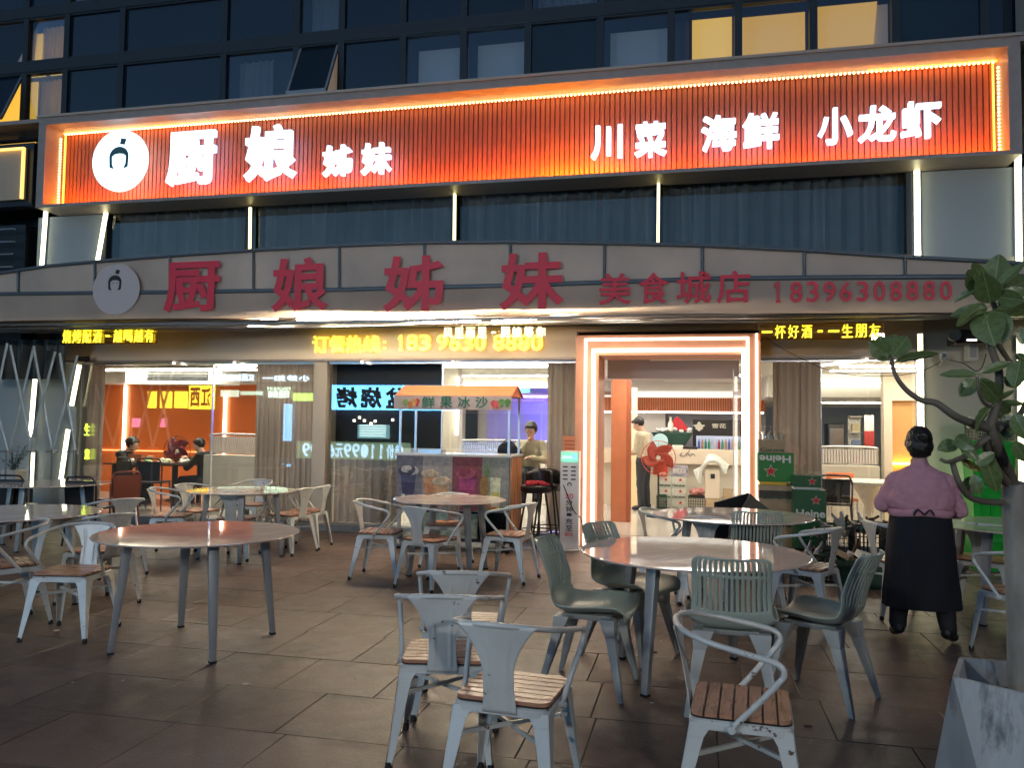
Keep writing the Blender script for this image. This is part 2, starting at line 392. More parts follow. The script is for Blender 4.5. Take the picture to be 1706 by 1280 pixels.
# ground floor glazing, one pane between mullions
for (a, b) in ((W(131, 700, D).x, W(352, 700, D).x), (W(354, 700, D).x, CX0), (CX1, W(735, 700, D).x), (W(737, 700, D).x, PX0-.02), (PX1+.02, W(1367, 700, D).x), (W(1369, 700, D).x, x4b)):
    part('window_pane', pane_glass, bx(a, b, D, D+.012, .09, ZG))
for px in (353, 736, 1368):
    x = W(px, 700, D).x; part('glazing_bar', steel, bx(x-.006, x+.006, D-.012, D+.03, .09, ZG))
part('door_track', steel, bx(-9, PX0, D-.035, D-.001, ZG-.035, ZG).box(PX1, x4b, D-.035, D-.001, ZG-.035, ZG))
for i, px in enumerate((300, 400, 610, 760, 1440)):
    x = W(px, 600, D).x; part('spot_lamp_and_glint', emit('tiny_spot', (1, .95, .8), 6), bx(x-.012, x+.012, D-.155, D-.137, ZG-.03, ZG-.01))

# upper belt of curtained glass behind the sign and awning
bx0 = W(180, 380, D).x; bx1 = W(1512, 350, D).x
mull = [bx0]+[W(p, 370, D).x for p in (415, 757, 1097)]+[bx1]
for a, b in zip(mull[:-1], mull[1:]):
    part('window_pane', belt_glass, bx(a+.03, b-.03, D, D+.012, 3.3, 4.86))
    c = curtain_mb(a+.05, b-.05, 3.3, 4.85, D+.2, .19, .075, int(a*100)); part('curtain', curtain_blue, c, smooth=60)
for x in mull: part('mullion', dark_frame, bx(x-.03, x+.03, D-.06, D+.06, 3.3, 4.69), bevel=.003)
part('belt_backing', dark_frame, bx(-10.3, 4.4, D+.5, D+.6, 2.6, 5.2))
part('belt_panel', grey_panel, bx(-10.1, bx0-.03, D-.04, D+.1, 3.3, 4.69))
part('belt_panel', grey_panel, bx(bx1+.03, 3.85, D-.04, D+.1, 3.3, 4.69))
part('side_pier', beige_wall, bx(3.9, 9, D-.02, D+.3, 3.6, 9), label='wall pier right of the sign')
part('belt_soffit', dark_frame, bx(-10.2, 4, D-.01, D+.5, 4.86, 4.92))

# dark glazed upper floors
YU = 11.05
part('upper_wall', dark_frame, bx(-16, 12, YU+.6, YU+.7, 4.6, 13))
zl0, zl1 = W(50, 200, YU).z, W(50, 122, YU).z; zu0, zu1 = W(50, 106, YU).z, W(50, 32, YU).z
cols = [W(p, 90, YU).x for p in (-200, -60, 45, 113, 205, 375, 495, 570, 672, 773, 880, 1000, 1118, 1230, 1355, 1492, 1640, 1780, 1950)]
rowsz = [(zl0-.35, zl1), (zu0, zu1), (zu1+.16, zu1+1.5), (zu1+1.65, zu1+3.2)]
lit = emit('lit_room', (1, .50, .06), .20); lit2 = emit('lit_room_bright', (1, .54, .06), .26); lit3 = emit('dim_lit_room', (.75, .55, .4), .045)
for ri, (za, zb) in enumerate(rowsz):
    part('transom', dark_frame, bx(-16, 12, YU-.05, YU+.1, zb, (rowsz[ri+1][0] if ri < 3 else zb+.3)), bevel=.004)
    for ci, (a, b) in enumerate(zip(cols[:-1], cols[1:])):
        if za > 9: continue
        f = part('window', dark_frame, bx(a, a+.05, YU-.045, YU+.06, za, zb).box(b-.05, b, YU-.045, YU+.06, za, zb).box(a+.05, b-.05, YU-.035, YU+.06, za, za+.035).box(a+.05, b-.05, YU-.035, YU+.06, zb-.03, zb))
        litw = (ri == 0 and ci in (12, 13, 14)) or (ri in (0, 1) and ci in (1, 2)); dim = ri == 0 and ci in (8, 9, 11)
        g_ = glass('upper_glass', (.8, .85, .9), .06) if 'upper_glass' not in MATS else MATS['upper_glass']
        soft = (ci*5+ri*7) % 4 == 1 and not (litw or dim)
        if soft: curtain_mb(a+.08, a+(b-a)*(.55 if ci % 2 else .95), za+.02, zb-.02, YU+.3, .12, .03, ci*9+ri).build('curtain', curtain_blue, f)
        m_ = g_ if (litw or dim or soft) else (dark_glass2 if (ci*7+ri*3) % 5 < 2 else dark_glass)
        tilt = (ri == 0 and ci in (1, 6))
        if not tilt: bx(a+.05, b-.05, YU, YU+.015, za+.035, zb-.03).build('pane', m_, f)
        else:                                        # top-hung sash pushed open
            L_ = zb-za-.2; an = R(24); zc = zb-.03; dy = math.sin(an)*L_; dz = math.cos(an)*L_
            mb = MB(); 
            for (p, q) in ((a+.05, a+.085), (b-.085, b-.05)):
                mb.hull8([(p, YU-.02-dy, zc-dz), (q, YU-.02-dy, zc-dz), (q, YU+.02-dy, zc-dz), (p, YU+.02-dy, zc-dz)], [(p, YU-.02, zc), (q, YU-.02, zc), (q, YU+.02, zc), (p, YU+.02, zc)])
            mb.box(a+.05, b-.05, YU-.03-dy, YU+.01-dy, zc-dz-.02, zc-dz+.03)
            mb.build('sash', grey_steel, f)
            MB().add([(a+.085, YU-dy, zc-dz+.02), (b-.085, YU-dy, zc-dz+.02), (b-.085, YU, zc), (a+.085, YU, zc)], [(0, 1, 2, 3)]).build('pane', dark_glass2, f)
            bx(a+.05, b-.05, YU+.3, YU+.32, za, zb).build('room_light', lit2 if ci == 1 else lit3, f)
        if litw and not tilt:
            if ci < 4: curtain_mb(a+.06, b-.06, za+.04, zb-.03, YU+.25, .1, .03, ci+ri).build('curtain', curtain_cream, f); bx(a+.05, b-.05, YU+.45, YU+.47, za, zb).build('room_light', lit2, f)
            else:
                if ci == 14: 
                    MB().add([(a+.05, YU+.3, za), (a+.75*(b-a), YU+.3, za), (b-.15, YU+.3, zb), (a+.05, YU+.3, zb)], [(0, 1, 2, 3)]).build('room_light', lit, f); bx(a, b, YU+.4, YU+.42, za, zb).build('room_wall', lit3, f)  # slanted edge of the glowing sheet stands for a diagonal shadow
                elif ci == 12:
                    bx(a+.28, b-.07, YU+.3, YU+.32, za+.1, zb-.02).build('room_light', lit2, f); bx(a+.05, b, YU+.35, YU+.37, za, zb).build('room_wall', mat('room_dark', (.1, .08, .06), .8), f)
                    bx(a+.24, a+.28, YU-.02, YU+.2, za, zb).build('frame_bar', dark_frame, f)
                else: bx(a+.05, b-.05, YU+.4, YU+.42, za, zb).build('room_light', lit, f)
        if dim: bx(a+.1, b-.05, YU+.4, YU+.42, za+.1, zb-.05).build('room_wall', emit('dusky_room', (.5, .58, .62), .02), f)
# roof slab edge under the upper floors
part('ledge', frame_metal, bx(-16, 12, D-.2, YU+.02, 6.16, 6.22))
# neighbour on the left with a warm lit panel
nb = thing('neighbour_building', 'dark neighbouring shop front at far left with a warm lit panel above', 'building', (-12.5, 10.9, 0))
x0, x1, z0, z1 = rect(-80, 252, 44, 336, 10.5)
bx(x0-3, x0+.02, 10.4, 10.7, 0, 6).build('wall', dark_metal, nb)
bx(x0-.1, x1+.1, 10.52, 10.7, z0-.1, z1+.1).build('panel_frame', dark_metal, nb, bevel=.01)
bx(x0, x1, 10.47, 10.51, z0, z1).build('lit_panel', mat('tan_panel', (.55, .42, .3), .5), nb)
bx(x0, x1, 10.42, 10.46, z1-.03, z1).build('light_strip', emit('led_amber_soft', (1, .60, .12), .5), nb)
bx(x1-.03, x1, 10.42, 10.46, z0, z1-.03).build('light_strip', emit('led_amber_soft', (1, .60, .12), .5), nb)
zq = W(20, 350, 10.5).z
for k in range(9): bx(-13, -10.42, 10.52, 10.56, zq-1.9+k*.2, zq-1.88+k*.2).build('louvre', grey_steel, nb)

# ------------------------------------------------------------------ the big illuminated sign
YS, YB, YL = 10.18, 10.60, 10.40
SX0, SX1 = W(62, 270, YS).x, W(1702, 170, YS).x; SZ0, SZ1 = 4.70, 6.10
sign = thing('illuminated_shop_sign', 'long orange slatted shop sign with glowing white characters above the awning', 'sign', ((SX0+SX1)/2, YS, SZ0))
bx(SX0, SX1, YS, YB+.1, SZ1-.13, SZ1).build('frame', frame_metal, sign, bevel=.006)
bx(SX0, SX1, YS, YB+.1, SZ0, SZ0+.05).build('frame', frame_metal, sign, bevel=.006)
bx(SX0, SX0+.13, YS+.002, YB+.1, SZ0+.05, SZ1-.13).build('frame', frame_metal, sign)
bx(SX1-.13, SX1, YS+.002, YB+.1, SZ0+.05, SZ1-.13).build('frame', frame_metal, sign)
bx(SX0-.02, SX1+.02, YS-.03, YS+.001, SZ1-.02, SZ1+.015).build('cap_trim', mat('cap_trim', (.55, .42, .32), .3, metal=.4), sign)
ix0, ix1, iz0, iz1 = SX0+.13, SX1-.13, SZ0+.05, SZ1-.13
bx(ix0, ix1, YB+.03, YB+.05, iz0, iz1).build('backboard', mat('backboard', (.16, .05, .03), .6), sign)
npan = 13; pw = (ix1-ix0)/npan; slat_me = None
for i in range(npan):
    if slat_me is None:
        mb = MB(); ns = 15; sw = pw/ns
        for k in range(ns):
            a = k*sw-pw/2+.006; mb.prism([(a, 0), (a+sw*.86, 0), (a+sw*.80, -.022), (a+sw*.06, -.022)], iz0-iz0, iz1-iz0, 'z')
        slat_me = mb.mesh('slat_panel', orange_slat)
    o = bpy.data.objects.new('slat_panel', slat_me); COL.objects.link(o); o.parent = sign; o['kind'] = 'stuff'
    o.location = Vector((ix0+(i+.5)*pw, YB+.03, iz0))-WL[sign.name]
def xs(p): return W(p, 200, YB).x
for (a, b, s_) in ((ix0, xs(383), 'hi'), (xs(383), xs(585), 'lo'), (xs(585), xs(1000), 'mid'), (xs(1000), xs(1445), 'lo'), (xs(1445), ix1, 'hi')):
    m_ = {'hi': emit('sign_led_bright', (1, .22, .0), 1.9), 'mid': emit('sign_led_mid', (1, .22, .0), .45), 'lo': emit('sign_led_low', (1, .2, .0), .15)}[s_]
    bx(a, b, YB-.075, YB-.05, iz1-.02, iz1-.002).build('led_strip', m_, sign)
mb = MB(); x = ix0+.05
while x < ix1-.05: mb.box(x, x+.02, YB-.10, YB-.08, iz1-.045, iz1-.025); x += .052
tag(mb.build('led_dots', led_dot, sign), kind='stuff')
for (a, b, s_) in ((ix0, xs(800), 'a'), (xs(800), xs(905), 'b'), (xs(905), xs(1040), 'c'), (xs(1040), ix1, 'a')):
    m_ = {'a': emit('sign_led_floor', (1, .22, .0), 26), 'b': emit('sign_led_floor_warm', (1, .22, .0), 40), 'c': emit('sign_led_floor_hot', (1, .32, .0), 70)}[s_]
    bx(a, b, YB-.16, YB-.13, iz0+.003, iz0+.018).build('led_strip', m_, sign)
for x in (ix0+.04, ix1-.06): bx(x, x+.02, YB-.09, YB-.07, iz0+.02, iz1-.03).build('led_strip', emit('sign_led_side', (1, .30, .0), 1.0), sign)
mb = MB(); z = iz0+.1
while z < iz1-.1: mb.box(ix0+.005, ix0+.02, YB-.14, YB-.12, z, z+.02); mb.box(ix1-.02, ix1-.005, YB-.14, YB-.12, z, z+.02); z += .045
tag(mb.build('led_dots', led_dot, sign), kind='stuff')
for (ch, a, t, b, u, bo) in (('厨', 280, 220, 360, 309, .026), ('娘', 409, 209, 495, 301, .026), ('姊', 539, 243, 587, 294, .026), ('妹', 603, 239, 653, 291, .026), ('川', 985, 210, 1037, 266, .026), ('菜', 1057, 204, 1111, 262, .026),
        ('海', 1168, 193, 1227, 252, .026), ('鲜', 1237, 189, 1298, 248, .026), ('小', 1362, 181, 1420, 241, .026), ('龙', 1429, 177, 1492, 237, .026), ('虾', 1500, 170, 1567, 231, .026)):
    q = rect(a, t, b, u, YL); text_mb(ch, *q, YL, .05, bo).build('character', letter_white, sign)
    xm, zm = (q[0]+q[1])/2, (q[2]+q[3])/2; text_mb(ch, *q, YL+.02, .01, bo).build('added_halo_glow', emit('halo_blue', (.22, .45, 1), .9), sign)  # blue glowing copy added behind each character, imitating its bloom
    MB().tube([(xm, YL+.03, zm), (xm, YB+.03, zm)], .008, 6).build('bracket', dark_metal, sign)
q = rect(158, 218, 247, 319, YL); cx, cz, rx, rz_ = (q[0]+q[1])/2, (q[2]+q[3])/2, (q[1]-q[0])/2, (q[3]-q[2])/2
def ell(cx, cz, rx, rz_, n=48, a0=0, a1=2*math.pi): return [(cx+rx*math.cos(a0+(a1-a0)*i/n), cz+rz_*math.sin(a0+(a1-a0)*i/n)) for i in range(n)]
disc = MB().prism(ell(cx, cz, rx, rz_), YL-.05, YL+.01).build('logo_disc', letter_white, sign)
def girl(cx, cz, s, Y, parent, m1, eyes=True):     # the emblem: bobbed hair, small hat above
    out = [(cx-.34*s, cz-.30*s), (cx-.36*s, cz+.05*s)]+[(cx+.36*s*math.cos(a), cz+.05*s+.33*s*math.sin(a)) for a in [math.pi*(1-i/14) for i in range(1, 14)]]+[(cx+.36*s, cz+.05*s), (cx+.34*s, cz-.30*s)]
    inn = [(cx+.17*s, cz-.36*s), (cx+.25*s, cz-.2*s), (cx+.26*s, cz+.06*s), (cx+.16*s, cz+.13*s), (cx, cz+.15*s), (cx-.16*s, cz+.13*s), (cx-.26*s, cz+.06*s), (cx-.25*s, cz-.2*s), (cx-.17*s, cz-.36*s)]
    h = MB().prism(out+inn, Y-.006, Y).prism([(cx+.02*s, cz+.46*s), (cx+.2*s, cz+.43*s), (cx+.26*s, cz+.62*s), (cx+.06*s, cz+.66*s)], Y-.006, Y)
    if eyes:
        for e in (-.12, .1): h.box(cx+e*s, cx+(e+.07)*s, Y-.006, Y, cz-.02*s, cz+.005*s)
    h.build('emblem', m1, parent)
girl(cx, cz+.03, .46, YL-.052, disc, mat('emblem_teal', (.06, .16, .17), .5))

# vertical light strips on the upper belt and the pavement-level wall
def strip(px0, y0, px1, y1, Y, w, m, label, grp='vertical light strips on the shop front'):
    A, B = W(px0, y0, Y), W(px1, y1, Y); d = (B-A).normalized(); n = Vector((0, 1, 0)).cross(d)*w/2
    t = thing('light_strip', label, 'light strip', (B.x, Y, B.z), group=grp)
    mb = MB(); 
    mb.hull8([tuple(A-n+Vector((0, o, 0))) for o in (0,)]+[tuple(A+n), tuple(A+n+Vector((0, .02, 0))), tuple(A-n+Vector((0, .02, 0)))], [tuple(B-n), tuple(B+n), tuple(B+n+Vector((0, .02, 0))), tuple(B-n+Vector((0, .02, 0)))])
    mb.build('tube', m, t)
    n2 = n*1.5; e = Vector((0, .022, 0)); g = Vector((0, .04, 0))
    MB().hull8([tuple(A-n2+e), tuple(A+n2+e), tuple(A+n2+g), tuple(A-n2+g)], [tuple(B-n2+e), tuple(B+n2+e), tuple(B+n2+g), tuple(B-n2+g)]).build('channel', steel, t)
    return t
strip(75, 352, 67, 460, D-.09, .05, led_yellow, 'vertical light strip at the left end of the upper wall, under the sign corner')
strip(176, 350, 159, 448, D-.09, .05, led_yellow, 'slanting light strip on the grey upper panel left of the curtains')
for p, l in ((416, 'thin light strip on the first mullion of the curtained belt, counted from the left'), (757, 'thin light strip on the middle mullion of the curtained belt, between 娘 and 川'), (1097, 'thin light strip on the curtained belt below the 菜 character')):
    strip(p, 322 if p == 757 else (345 if p < 500 else 302), p-1, 425, D-.12, .03, emit('led_thin', (1, .88, .35), 1.2), l)
strip(1528, 262, 1530, 440, D-.09, .055, led_yellow, 'vertical light strip between the dark curtains and the grey panel, upper right')
strip(1697, 255, 1699, 450, D-.09, .055, led_yellow, 'vertical light strip at the right edge under the sign corner')
strip(1533, 556, 1537, 900, D-.12, .06, led_yellow, 'tall light strip behind the woman in pink, on the wall edge')
strip(1701, 560, 1706, 900, D-.12, .06, led_yellow, 'tall light strip on the wall at the right edge behind the rubber tree')
strip(57, 632, 49, 728, D-.12, .05, led_yellow, 'upright light strip behind the lattice, upper left one')
strip(131, 608, 118, 676, D-.12, .05, led_yellow, 'slanting light strip beside the grey curtain, upper one of the left wall')
strip(112, 716, 100, 800, D-.12, .05, led_yellow, 'slanting light strip low on the left wall, above the far left table')
strip(53, 752, 50, 812, D-.12, .05, led_yellow, 'short light strip beside the white plant pot')

# ------------------------------------------------------------------ folded awning over the terrace
YA = 8.8
awn = thing('awning', 'wide retracted canopy with arched grey top, translucent panels and faded red lettering', 'awning', (-3, YA, 2.7))
top = [(-200, 500), (-60, 465), (0, 455), (80, 443), (158, 436), (283, 426), (422, 417), (565, 409), (707, 404), (850, 403), (1007, 405), (1170, 409), (1340, 417), (1508, 428), (1620, 434), (1690, 438), (1800, 450), (1900, 460)]
mid = [(-200, 496), (0, 490), (283, 487), (565, 483), (850, 476), (1007, 471), (1170, 465), (1340, 463), (1508, 462), (1690, 461), (1900, 460)]
def yat(L_, x):
    for (a, b), (c, d) in zip(L_[:-1], L_[1:]):
        if a <= x <= c: return b+(d-b)*(x-a)/(c-a)
    return L_[-1][1]
def AW(x, y, o=0): v = W(x, y, YA); return Vector((v.x, YA+o, v.z))
MB().tube([AW(x, y, .0) for x, y in top], .022, 8).build('top_beam', mat('blue_grey_metal', (.12, .15, .17), .4, metal=.3), awn, smooth=60)
MB().tube([AW(x, y, .0) for x, y in mid], .028, 8).build('cross_beam', mat('blue_grey_metal', (.12, .15, .17), .4, metal=.3), awn, smooth=60)
posts = [-100, 30, 158, 283, 422, 565, 707, 850, 1007, 1170, 1340, 1508, 1690, 1850]
for p in posts: MB().tube([AW(p, yat(top, p)), AW(p, yat(mid, p))], .016, 8).build('upright', MATS['blue_grey_metal'], awn, smooth=60)
for a, b in zip(posts[:-1], posts[1:]):
    n = 6; up = [AW(a+(b-a)*i/n, yat(top, a+(b-a)*i/n), .02) for i in range(n+1)]; lo = [AW(a+(b-a)*i/n, yat(mid, a+(b-a)*i/n), .02) for i in range(n+1)]
    solid(MB().add([tuple(v) for v in up+lo], [(i, i+1, n+2+i, n+1+i) for i in range(n)]).build('canopy_panel', awning_panel, awn), .004)
bot = [(-200, 540), (0, 535), (250, 531), (640, 528), (1060, 523), (1590, 521), (1900, 520)]
nx = 90
def PF(u, v):
    x = -200+2100*u; a = yat(mid, x)+2; b = yat(bot, x); y = a+(b-a)*v; q = AW(x, y, -.006)
    q.y += .010*math.sin(x*.013+2)*v+.007*math.sin(x*.05+v*2)*v+.02*v*v*0; return tuple(q)
MB().grid(PF, nx, 6).build('valance', awning_fabric, awn, smooth=60)
def PR(u, v):
    x = -200+2100*u; q = AW(x, yat(top, x)); return (q.x, YA+.03+(D-YA-.06)*v, q.z+(3.05-q.z)*v)
MB().grid(PR, 40, 4).build('roof_sheet', mat('awning_roof', (.16, .13, .12), .7), awn, smooth=60)
def PU(u, v):                                       # bunched underside cloth
    x = -9.6+14*u; return (x, YA+.05+(D-.2-YA)*v, 2.82+.02*math.sin(v*40+2*math.sin(x*.8))+.03*math.sin(x*1.7)*v+.12*v)
MB().grid(PU, 60, 60).build('gathered_cloth', mat('gathered_cloth', (.20, .13, .10), .55, var=.1, vscale=3), awn, smooth=60)
for i in range(15):
    y = YA+.08+i*.115; z = 2.735+.010*i-.008*(i % 3); rr = random.Random(i)
    pts = [(x, y+.03*math.sin(x*.6+i)+rr.uniform(-.01, .01), z+.03*math.sin(x*.45+i*1.3)+rr.uniform(-.006, .006)) for x in [-10+.9*k for k in range(17)]]
    MB().tube(pts, .013 if i % 3 else .018, 6).build('awning_rod', steel if i % 2 else grey_steel, awn, smooth=60)
red_over = red_print
for (ch, a, t, b, u, bo) in (('厨', 276, 437, 368, 521, .026), ('娘', 455, 430, 549, 520, .026), ('姊', 640, 427, 741, 520, .026), ('妹', 833, 422, 940, 517, .026),
        ('美', 998, 456, 1052, 508, .015), ('食', 1064, 455, 1114, 507, .015), ('城', 1127, 453, 1185, 507, .015), ('店', 1194, 452, 1250, 506, .015)):
    q = rect(a, t, b, u, YA); text_mb(ch, *q, YA-.034, .002, bo).build('printed_character', red_print, awn)
for i, ch in enumerate('18396308880'):
    a = 1288+i*27.6; q = rect(a, 470-.12*i, a+(20 if ch != '1' else 12), 505-.4*i, YA); text_mb(ch, *q, YA-.034, .002, .012).build('printed_digit', red_print, awn)
q = rect(158, 441, 236, 525, YA); cx, cz = (q[0]+q[1])/2, (q[2]+q[3])/2
lg = MB().prism(ell(cx, cz, (q[1]-q[0])/2, (q[3]-q[2])/2), YA-.036, YA-.034).build('printed_disc', mat('pale_print', (.60, .52, .50), .6), awn)
girl(cx-.02, cz+.08, .26, YA-.037, lg, black_print)
# scissor lattice of the folded side arm, at the left
lat = thing('folding_lattice', 'galvanised scissor lattice of the folded canopy side, hanging at the left edge', 'awning frame', (-9, 9.6, 1.2))
YLt = 9.6
zt = lambda x: 2.60
tops = [-65, 14, 52, 90, 127]; bots = [-35, 8, 44, 82, 118]
for i, (x, y) in enumerate(((-70, 578), (12, 572), (50, 575), (88, 585))):
    bxx, byy = (60, 750, 0)[:2]
for (a, ya, b, yb, o) in ((12, 572, -25, 752, 0), (14, 575, 50, 752, .03), (51, 576, 10, 752, .06), (53, 578, 84, 752, .03), (92, 586, 48, 752, .0), (94, 588, 120, 750, .06), (126, 592, 84, 752, .03), (-40, 570, 10, 752, .03)):
    A, B = W(a, ya, YLt), W(b, yb, YLt); A.y += o; B.y += o
    MB().tube([A, B], .024, 6, flat=.6).build('arm', mat('galvanised', (.55, .56, .52), .4, metal=.3, var=.1), lat, smooth=60)
for x in (8, 48, 84, 120):
    A = W(x, 752, YLt); MB().box(A.x-.06, A.x+.06, YLt-.03, YLt+.08, A.z-.02, A.z+.01).build('foot_plate', grey_steel, lat)
    B = G(x+2, 830, 0.0); MB().tube([(A.x, YLt+.03, A.z), (A.x, YLt+.03, 0)], .012, 6).build('leg', grey_steel, lat)
tc_ = thing('folded_tarpaulin', 'bunched dark tarpaulin hanging behind the lattice at the left', 'tarpaulin', (-9.4, 10.0, 2))
x0, x1, z0, z1 = rect(-40, 572, 108, 632, 10.0)
curtain_mb(x0, x1, z0, z1+.05, 10.0, .22, .05, 5).build('cloth', mat('dark_tarp', (.035, .045, .045), .5, var=.2), tc_, smooth=60)

# light tubes hung under the canopy
def ltube(pts, label, m, r=.012, Y=9.4):
    P_ = bez([tuple(W(a, b, Y)) for a, b in pts], 6); t = thing('light_tube', label, 'light tube', P_[0], group='white light tubes under the canopy')
    MB().tube(P_, r, 8).build('tube', m, t, smooth=60)
    for q in (P_[1], P_[-2]): MB().tube([q, q+Vector((0, .02, .10))], .004, 5).build('hanger', steel, t)
ltube([(495, 532), (560, 531), (640, 531), (740, 528), (850, 533), (930, 527), (1000, 526)], 'long bright flexible light tube sagging under the middle of the canopy', emit('tube_bright', (1, .84, .60), 48), .014, 9.1)
ltube([(520, 538), (640, 535), (720, 537), (800, 535)], 'second light tube just behind the long one, over the yellow phone number', emit('tube_bright', (1, .84, .60), 48), .011, 9.35)
ltube([(1000, 527), (1030, 526), (1062, 527)], 'short light tube over the left corner of the entrance portal', emit('tube_bright', (1, .84, .60), 48), .014, 9.3)
ltube([(435, 533), (462, 532)], 'short light tube piece over the left window, nearest the 姊 character', emit('tube_bright', (1, .84, .60), 48), .012, 9.3)
ltube([(414, 543), (434, 543)], 'tiny light tube piece lowest and leftmost of the tubes', emit('tube_bright', (1, .84, .60), 48), .010, 9.5)
ltube([(1090, 531), (1160, 528), (1200, 529)], 'pale light tube over the right half of the entrance portal', emit('tube_pale', (1, .9, .78), 1.5), .010, 9.3)

# ------------------------------------------------------------------ yellow lettering
ph = thing('order_hotline_sign', 'glowing yellow characters and phone number 183 9630 8880 on the beige fascia', 'sign', (-3.2, D-.16, 2.6))
Yt = D-.17
def chars(lst, m1, m2, Y, parent, bo=.010, ob=.022):
    for ch, a, t, b, u in lst:
        q = rect(a, t, b, u, Y); c = text_mb(ch, *q, Y, .02, bo).build('character', m1, parent)
        if m2:
            e = .012; text_mb(ch, q[0]-e, q[1]+e, q[2]-e, q[3]+e, Y+.025, .01, ob).build('glow_edge', m2, c)
L_ = []
for i, (ch, a) in enumerate((('订', 521), ('餐', 549), ('热', 577), ('线', 606))): L_.append((ch, a, 560-.2*i, a+26, 588-.3*i))
for ch, a, b in (('1', 663, 671), ('8', 678, 696), ('3', 699, 717), ('9', 728, 746), ('6', 749, 767), ('3', 770, 788), ('0', 791, 809), ('8', 822, 840), ('8', 843, 861), ('8', 864, 882), ('0', 885, 904)): L_.append((ch, a, 558, b, 584))
chars(L_, neon_yellow, neon_orange, Yt, ph)
for z_ in (570, 580): q = rect(639, z_-1.5, 643, z_+2, Yt); bx(q[0], q[1], Yt-.02, Yt, q[2], q[3]).build('colon_dot', neon_yellow, ph)
def neon(s, x0, y0, x1, y1, Y, label, m=neon_yellow, board=True):
    c = W((x0+x1)/2, y1, Y); t = thing('neon_sign', label, 'neon sign', (c.x, Y, c.z), group='hanging yellow neon slogans')
    q0 = W(x0, y0, Y); q1 = W(x1, y0, Y); zA = W((x0+x1)/2, y0, Y).z; zB = W((x0+x1)/2, y1, Y).z
    if board: 
        bx(q0.x-.03, q1.x+.03, Y+.02, Y+.028, zB-.02, zA+.02).build('clear_board', glass('acrylic', (1, .8, .5), .1) if 'acrylic' not in MATS else MATS['acrylic'], t)
    n = len(s); w = (q1.x-q0.x)/n
    for i, ch in enumerate(s):
        a, b = q0.x+i*w+.05*w, q0.x+(i+1)*w-.05*w
        mb = text_chars(ch, a, b, zB, zA, Y, .012, .002); k = mb.build('character', m, t)
    for x in (q0.x+.25, q1.x-.25): MB().tube([(x, Y+.02, zA), (x, Y+.02, 2.78)], .003, 5).build('hanging_wire', steel, t)
neon('烧烤配酒-越喝越有', 104, 549, 258, 571, 9.7, 'yellow neon slogan hanging at the left end, over the lattice')
neon('风里雨里-厨娘等你', 737, 545, 911, 563, 9.6, 'pale yellow neon slogan hanging just over the phone number', neon_pale, False)
neon('一杯好酒-一生朋友', 1267, 541, 1469, 563, 9.7, 'yellow neon slogan hanging at the right, above the rubber tree branch')

# ------------------------------------------------------------------ interior rooms behind the glass
FI = .09
inn = thing('restaurant_interior', 'lit dining rooms, bar and orange walls seen through the ground floor glass', 'interior', (-3, 14, 0))
def ip(name, m, mb, **k): return mb.build(name, m, inn, **k)
room_floor = mat('interior_floor_tile', (.55, .52, .47), .15, var=.06, vscale=1)
ip('interior_floor', room_floor, bx(-13, 9, D+.1, 26, 0, FI))
CZ = 2.46
ip('ceiling', white_paint, bx(-13, -.6, D+.1, 17.2, CZ, CZ+.1))
ip('ceiling', white_paint, bx(-.6, 1.2, D+.1, 17.2, 2.42, 2.5).box(1.2, 9, D+.1, 14.4, 2.42, 2.5))
ip('dropped_ceiling', white_paint, bx(1.2, 9, 14.4, 21, 2.06, 2.5))
ip('cove_light', emit('added_cove_fill', (1, .93, .78), 3), bx(1.6, 6, 14.3, 14.34, 2.28, 2.31))  # strip added to brighten the ceiling of the right room
ip('side_wall', white_paint, bx(-13.1, -13, D, 17, 0, 3)); ip('side_wall', white_paint, bx(9, 9.1, D, 26, 0, 3))
# left room: orange wall with light lines
ip('orange_wall', orange_wall, bx(-13, W(432, 700, 14.2).x, 14.2, 14.35, FI, 2.24))
ip('bulkhead', white_paint, bx(-13, -6.9, 13.6, 14.2, 2.24, CZ))
ip('wall_panel', white_paint, bx(-9.5, -6.9, 14.35, 14.4, 2.2, CZ))
for p, y0, y1, Y in ((209, 632, 800, 14.15), (375, 655, 790, 14.15), (540, 660, 700, 14.15)):
    a = W(p, y0, Y); b = W(p-3, y1, Y); ip('wall_light_line', led_white, bx(a.x-.025, a.x+.025, Y, Y+.03, max(b.z, .2), min(a.z, 2.22)))
z = W(260, 752, 14.15).z; ip('wall_light_line', emit('line_orange', (1, .4, .08), .6), bx(-12.5, W(340, 752, 14.15).x, 14.16, 14.2, z-.012, z+.012))
q = rect(225, 609, 352, 640, 12.6); ip('air_outlet_box', white_paint, bx(q[0]-.2, q[1]+.2, 12.6, 13.2, q[2], CZ), bevel=.01)
for k in range(6): ip('outlet_slat', dark_metal, bx(q[0]+.25, q[1]-.05, 12.58, 12.6, q[2]+.07+k*.028, q[2]+.085+k*.028))
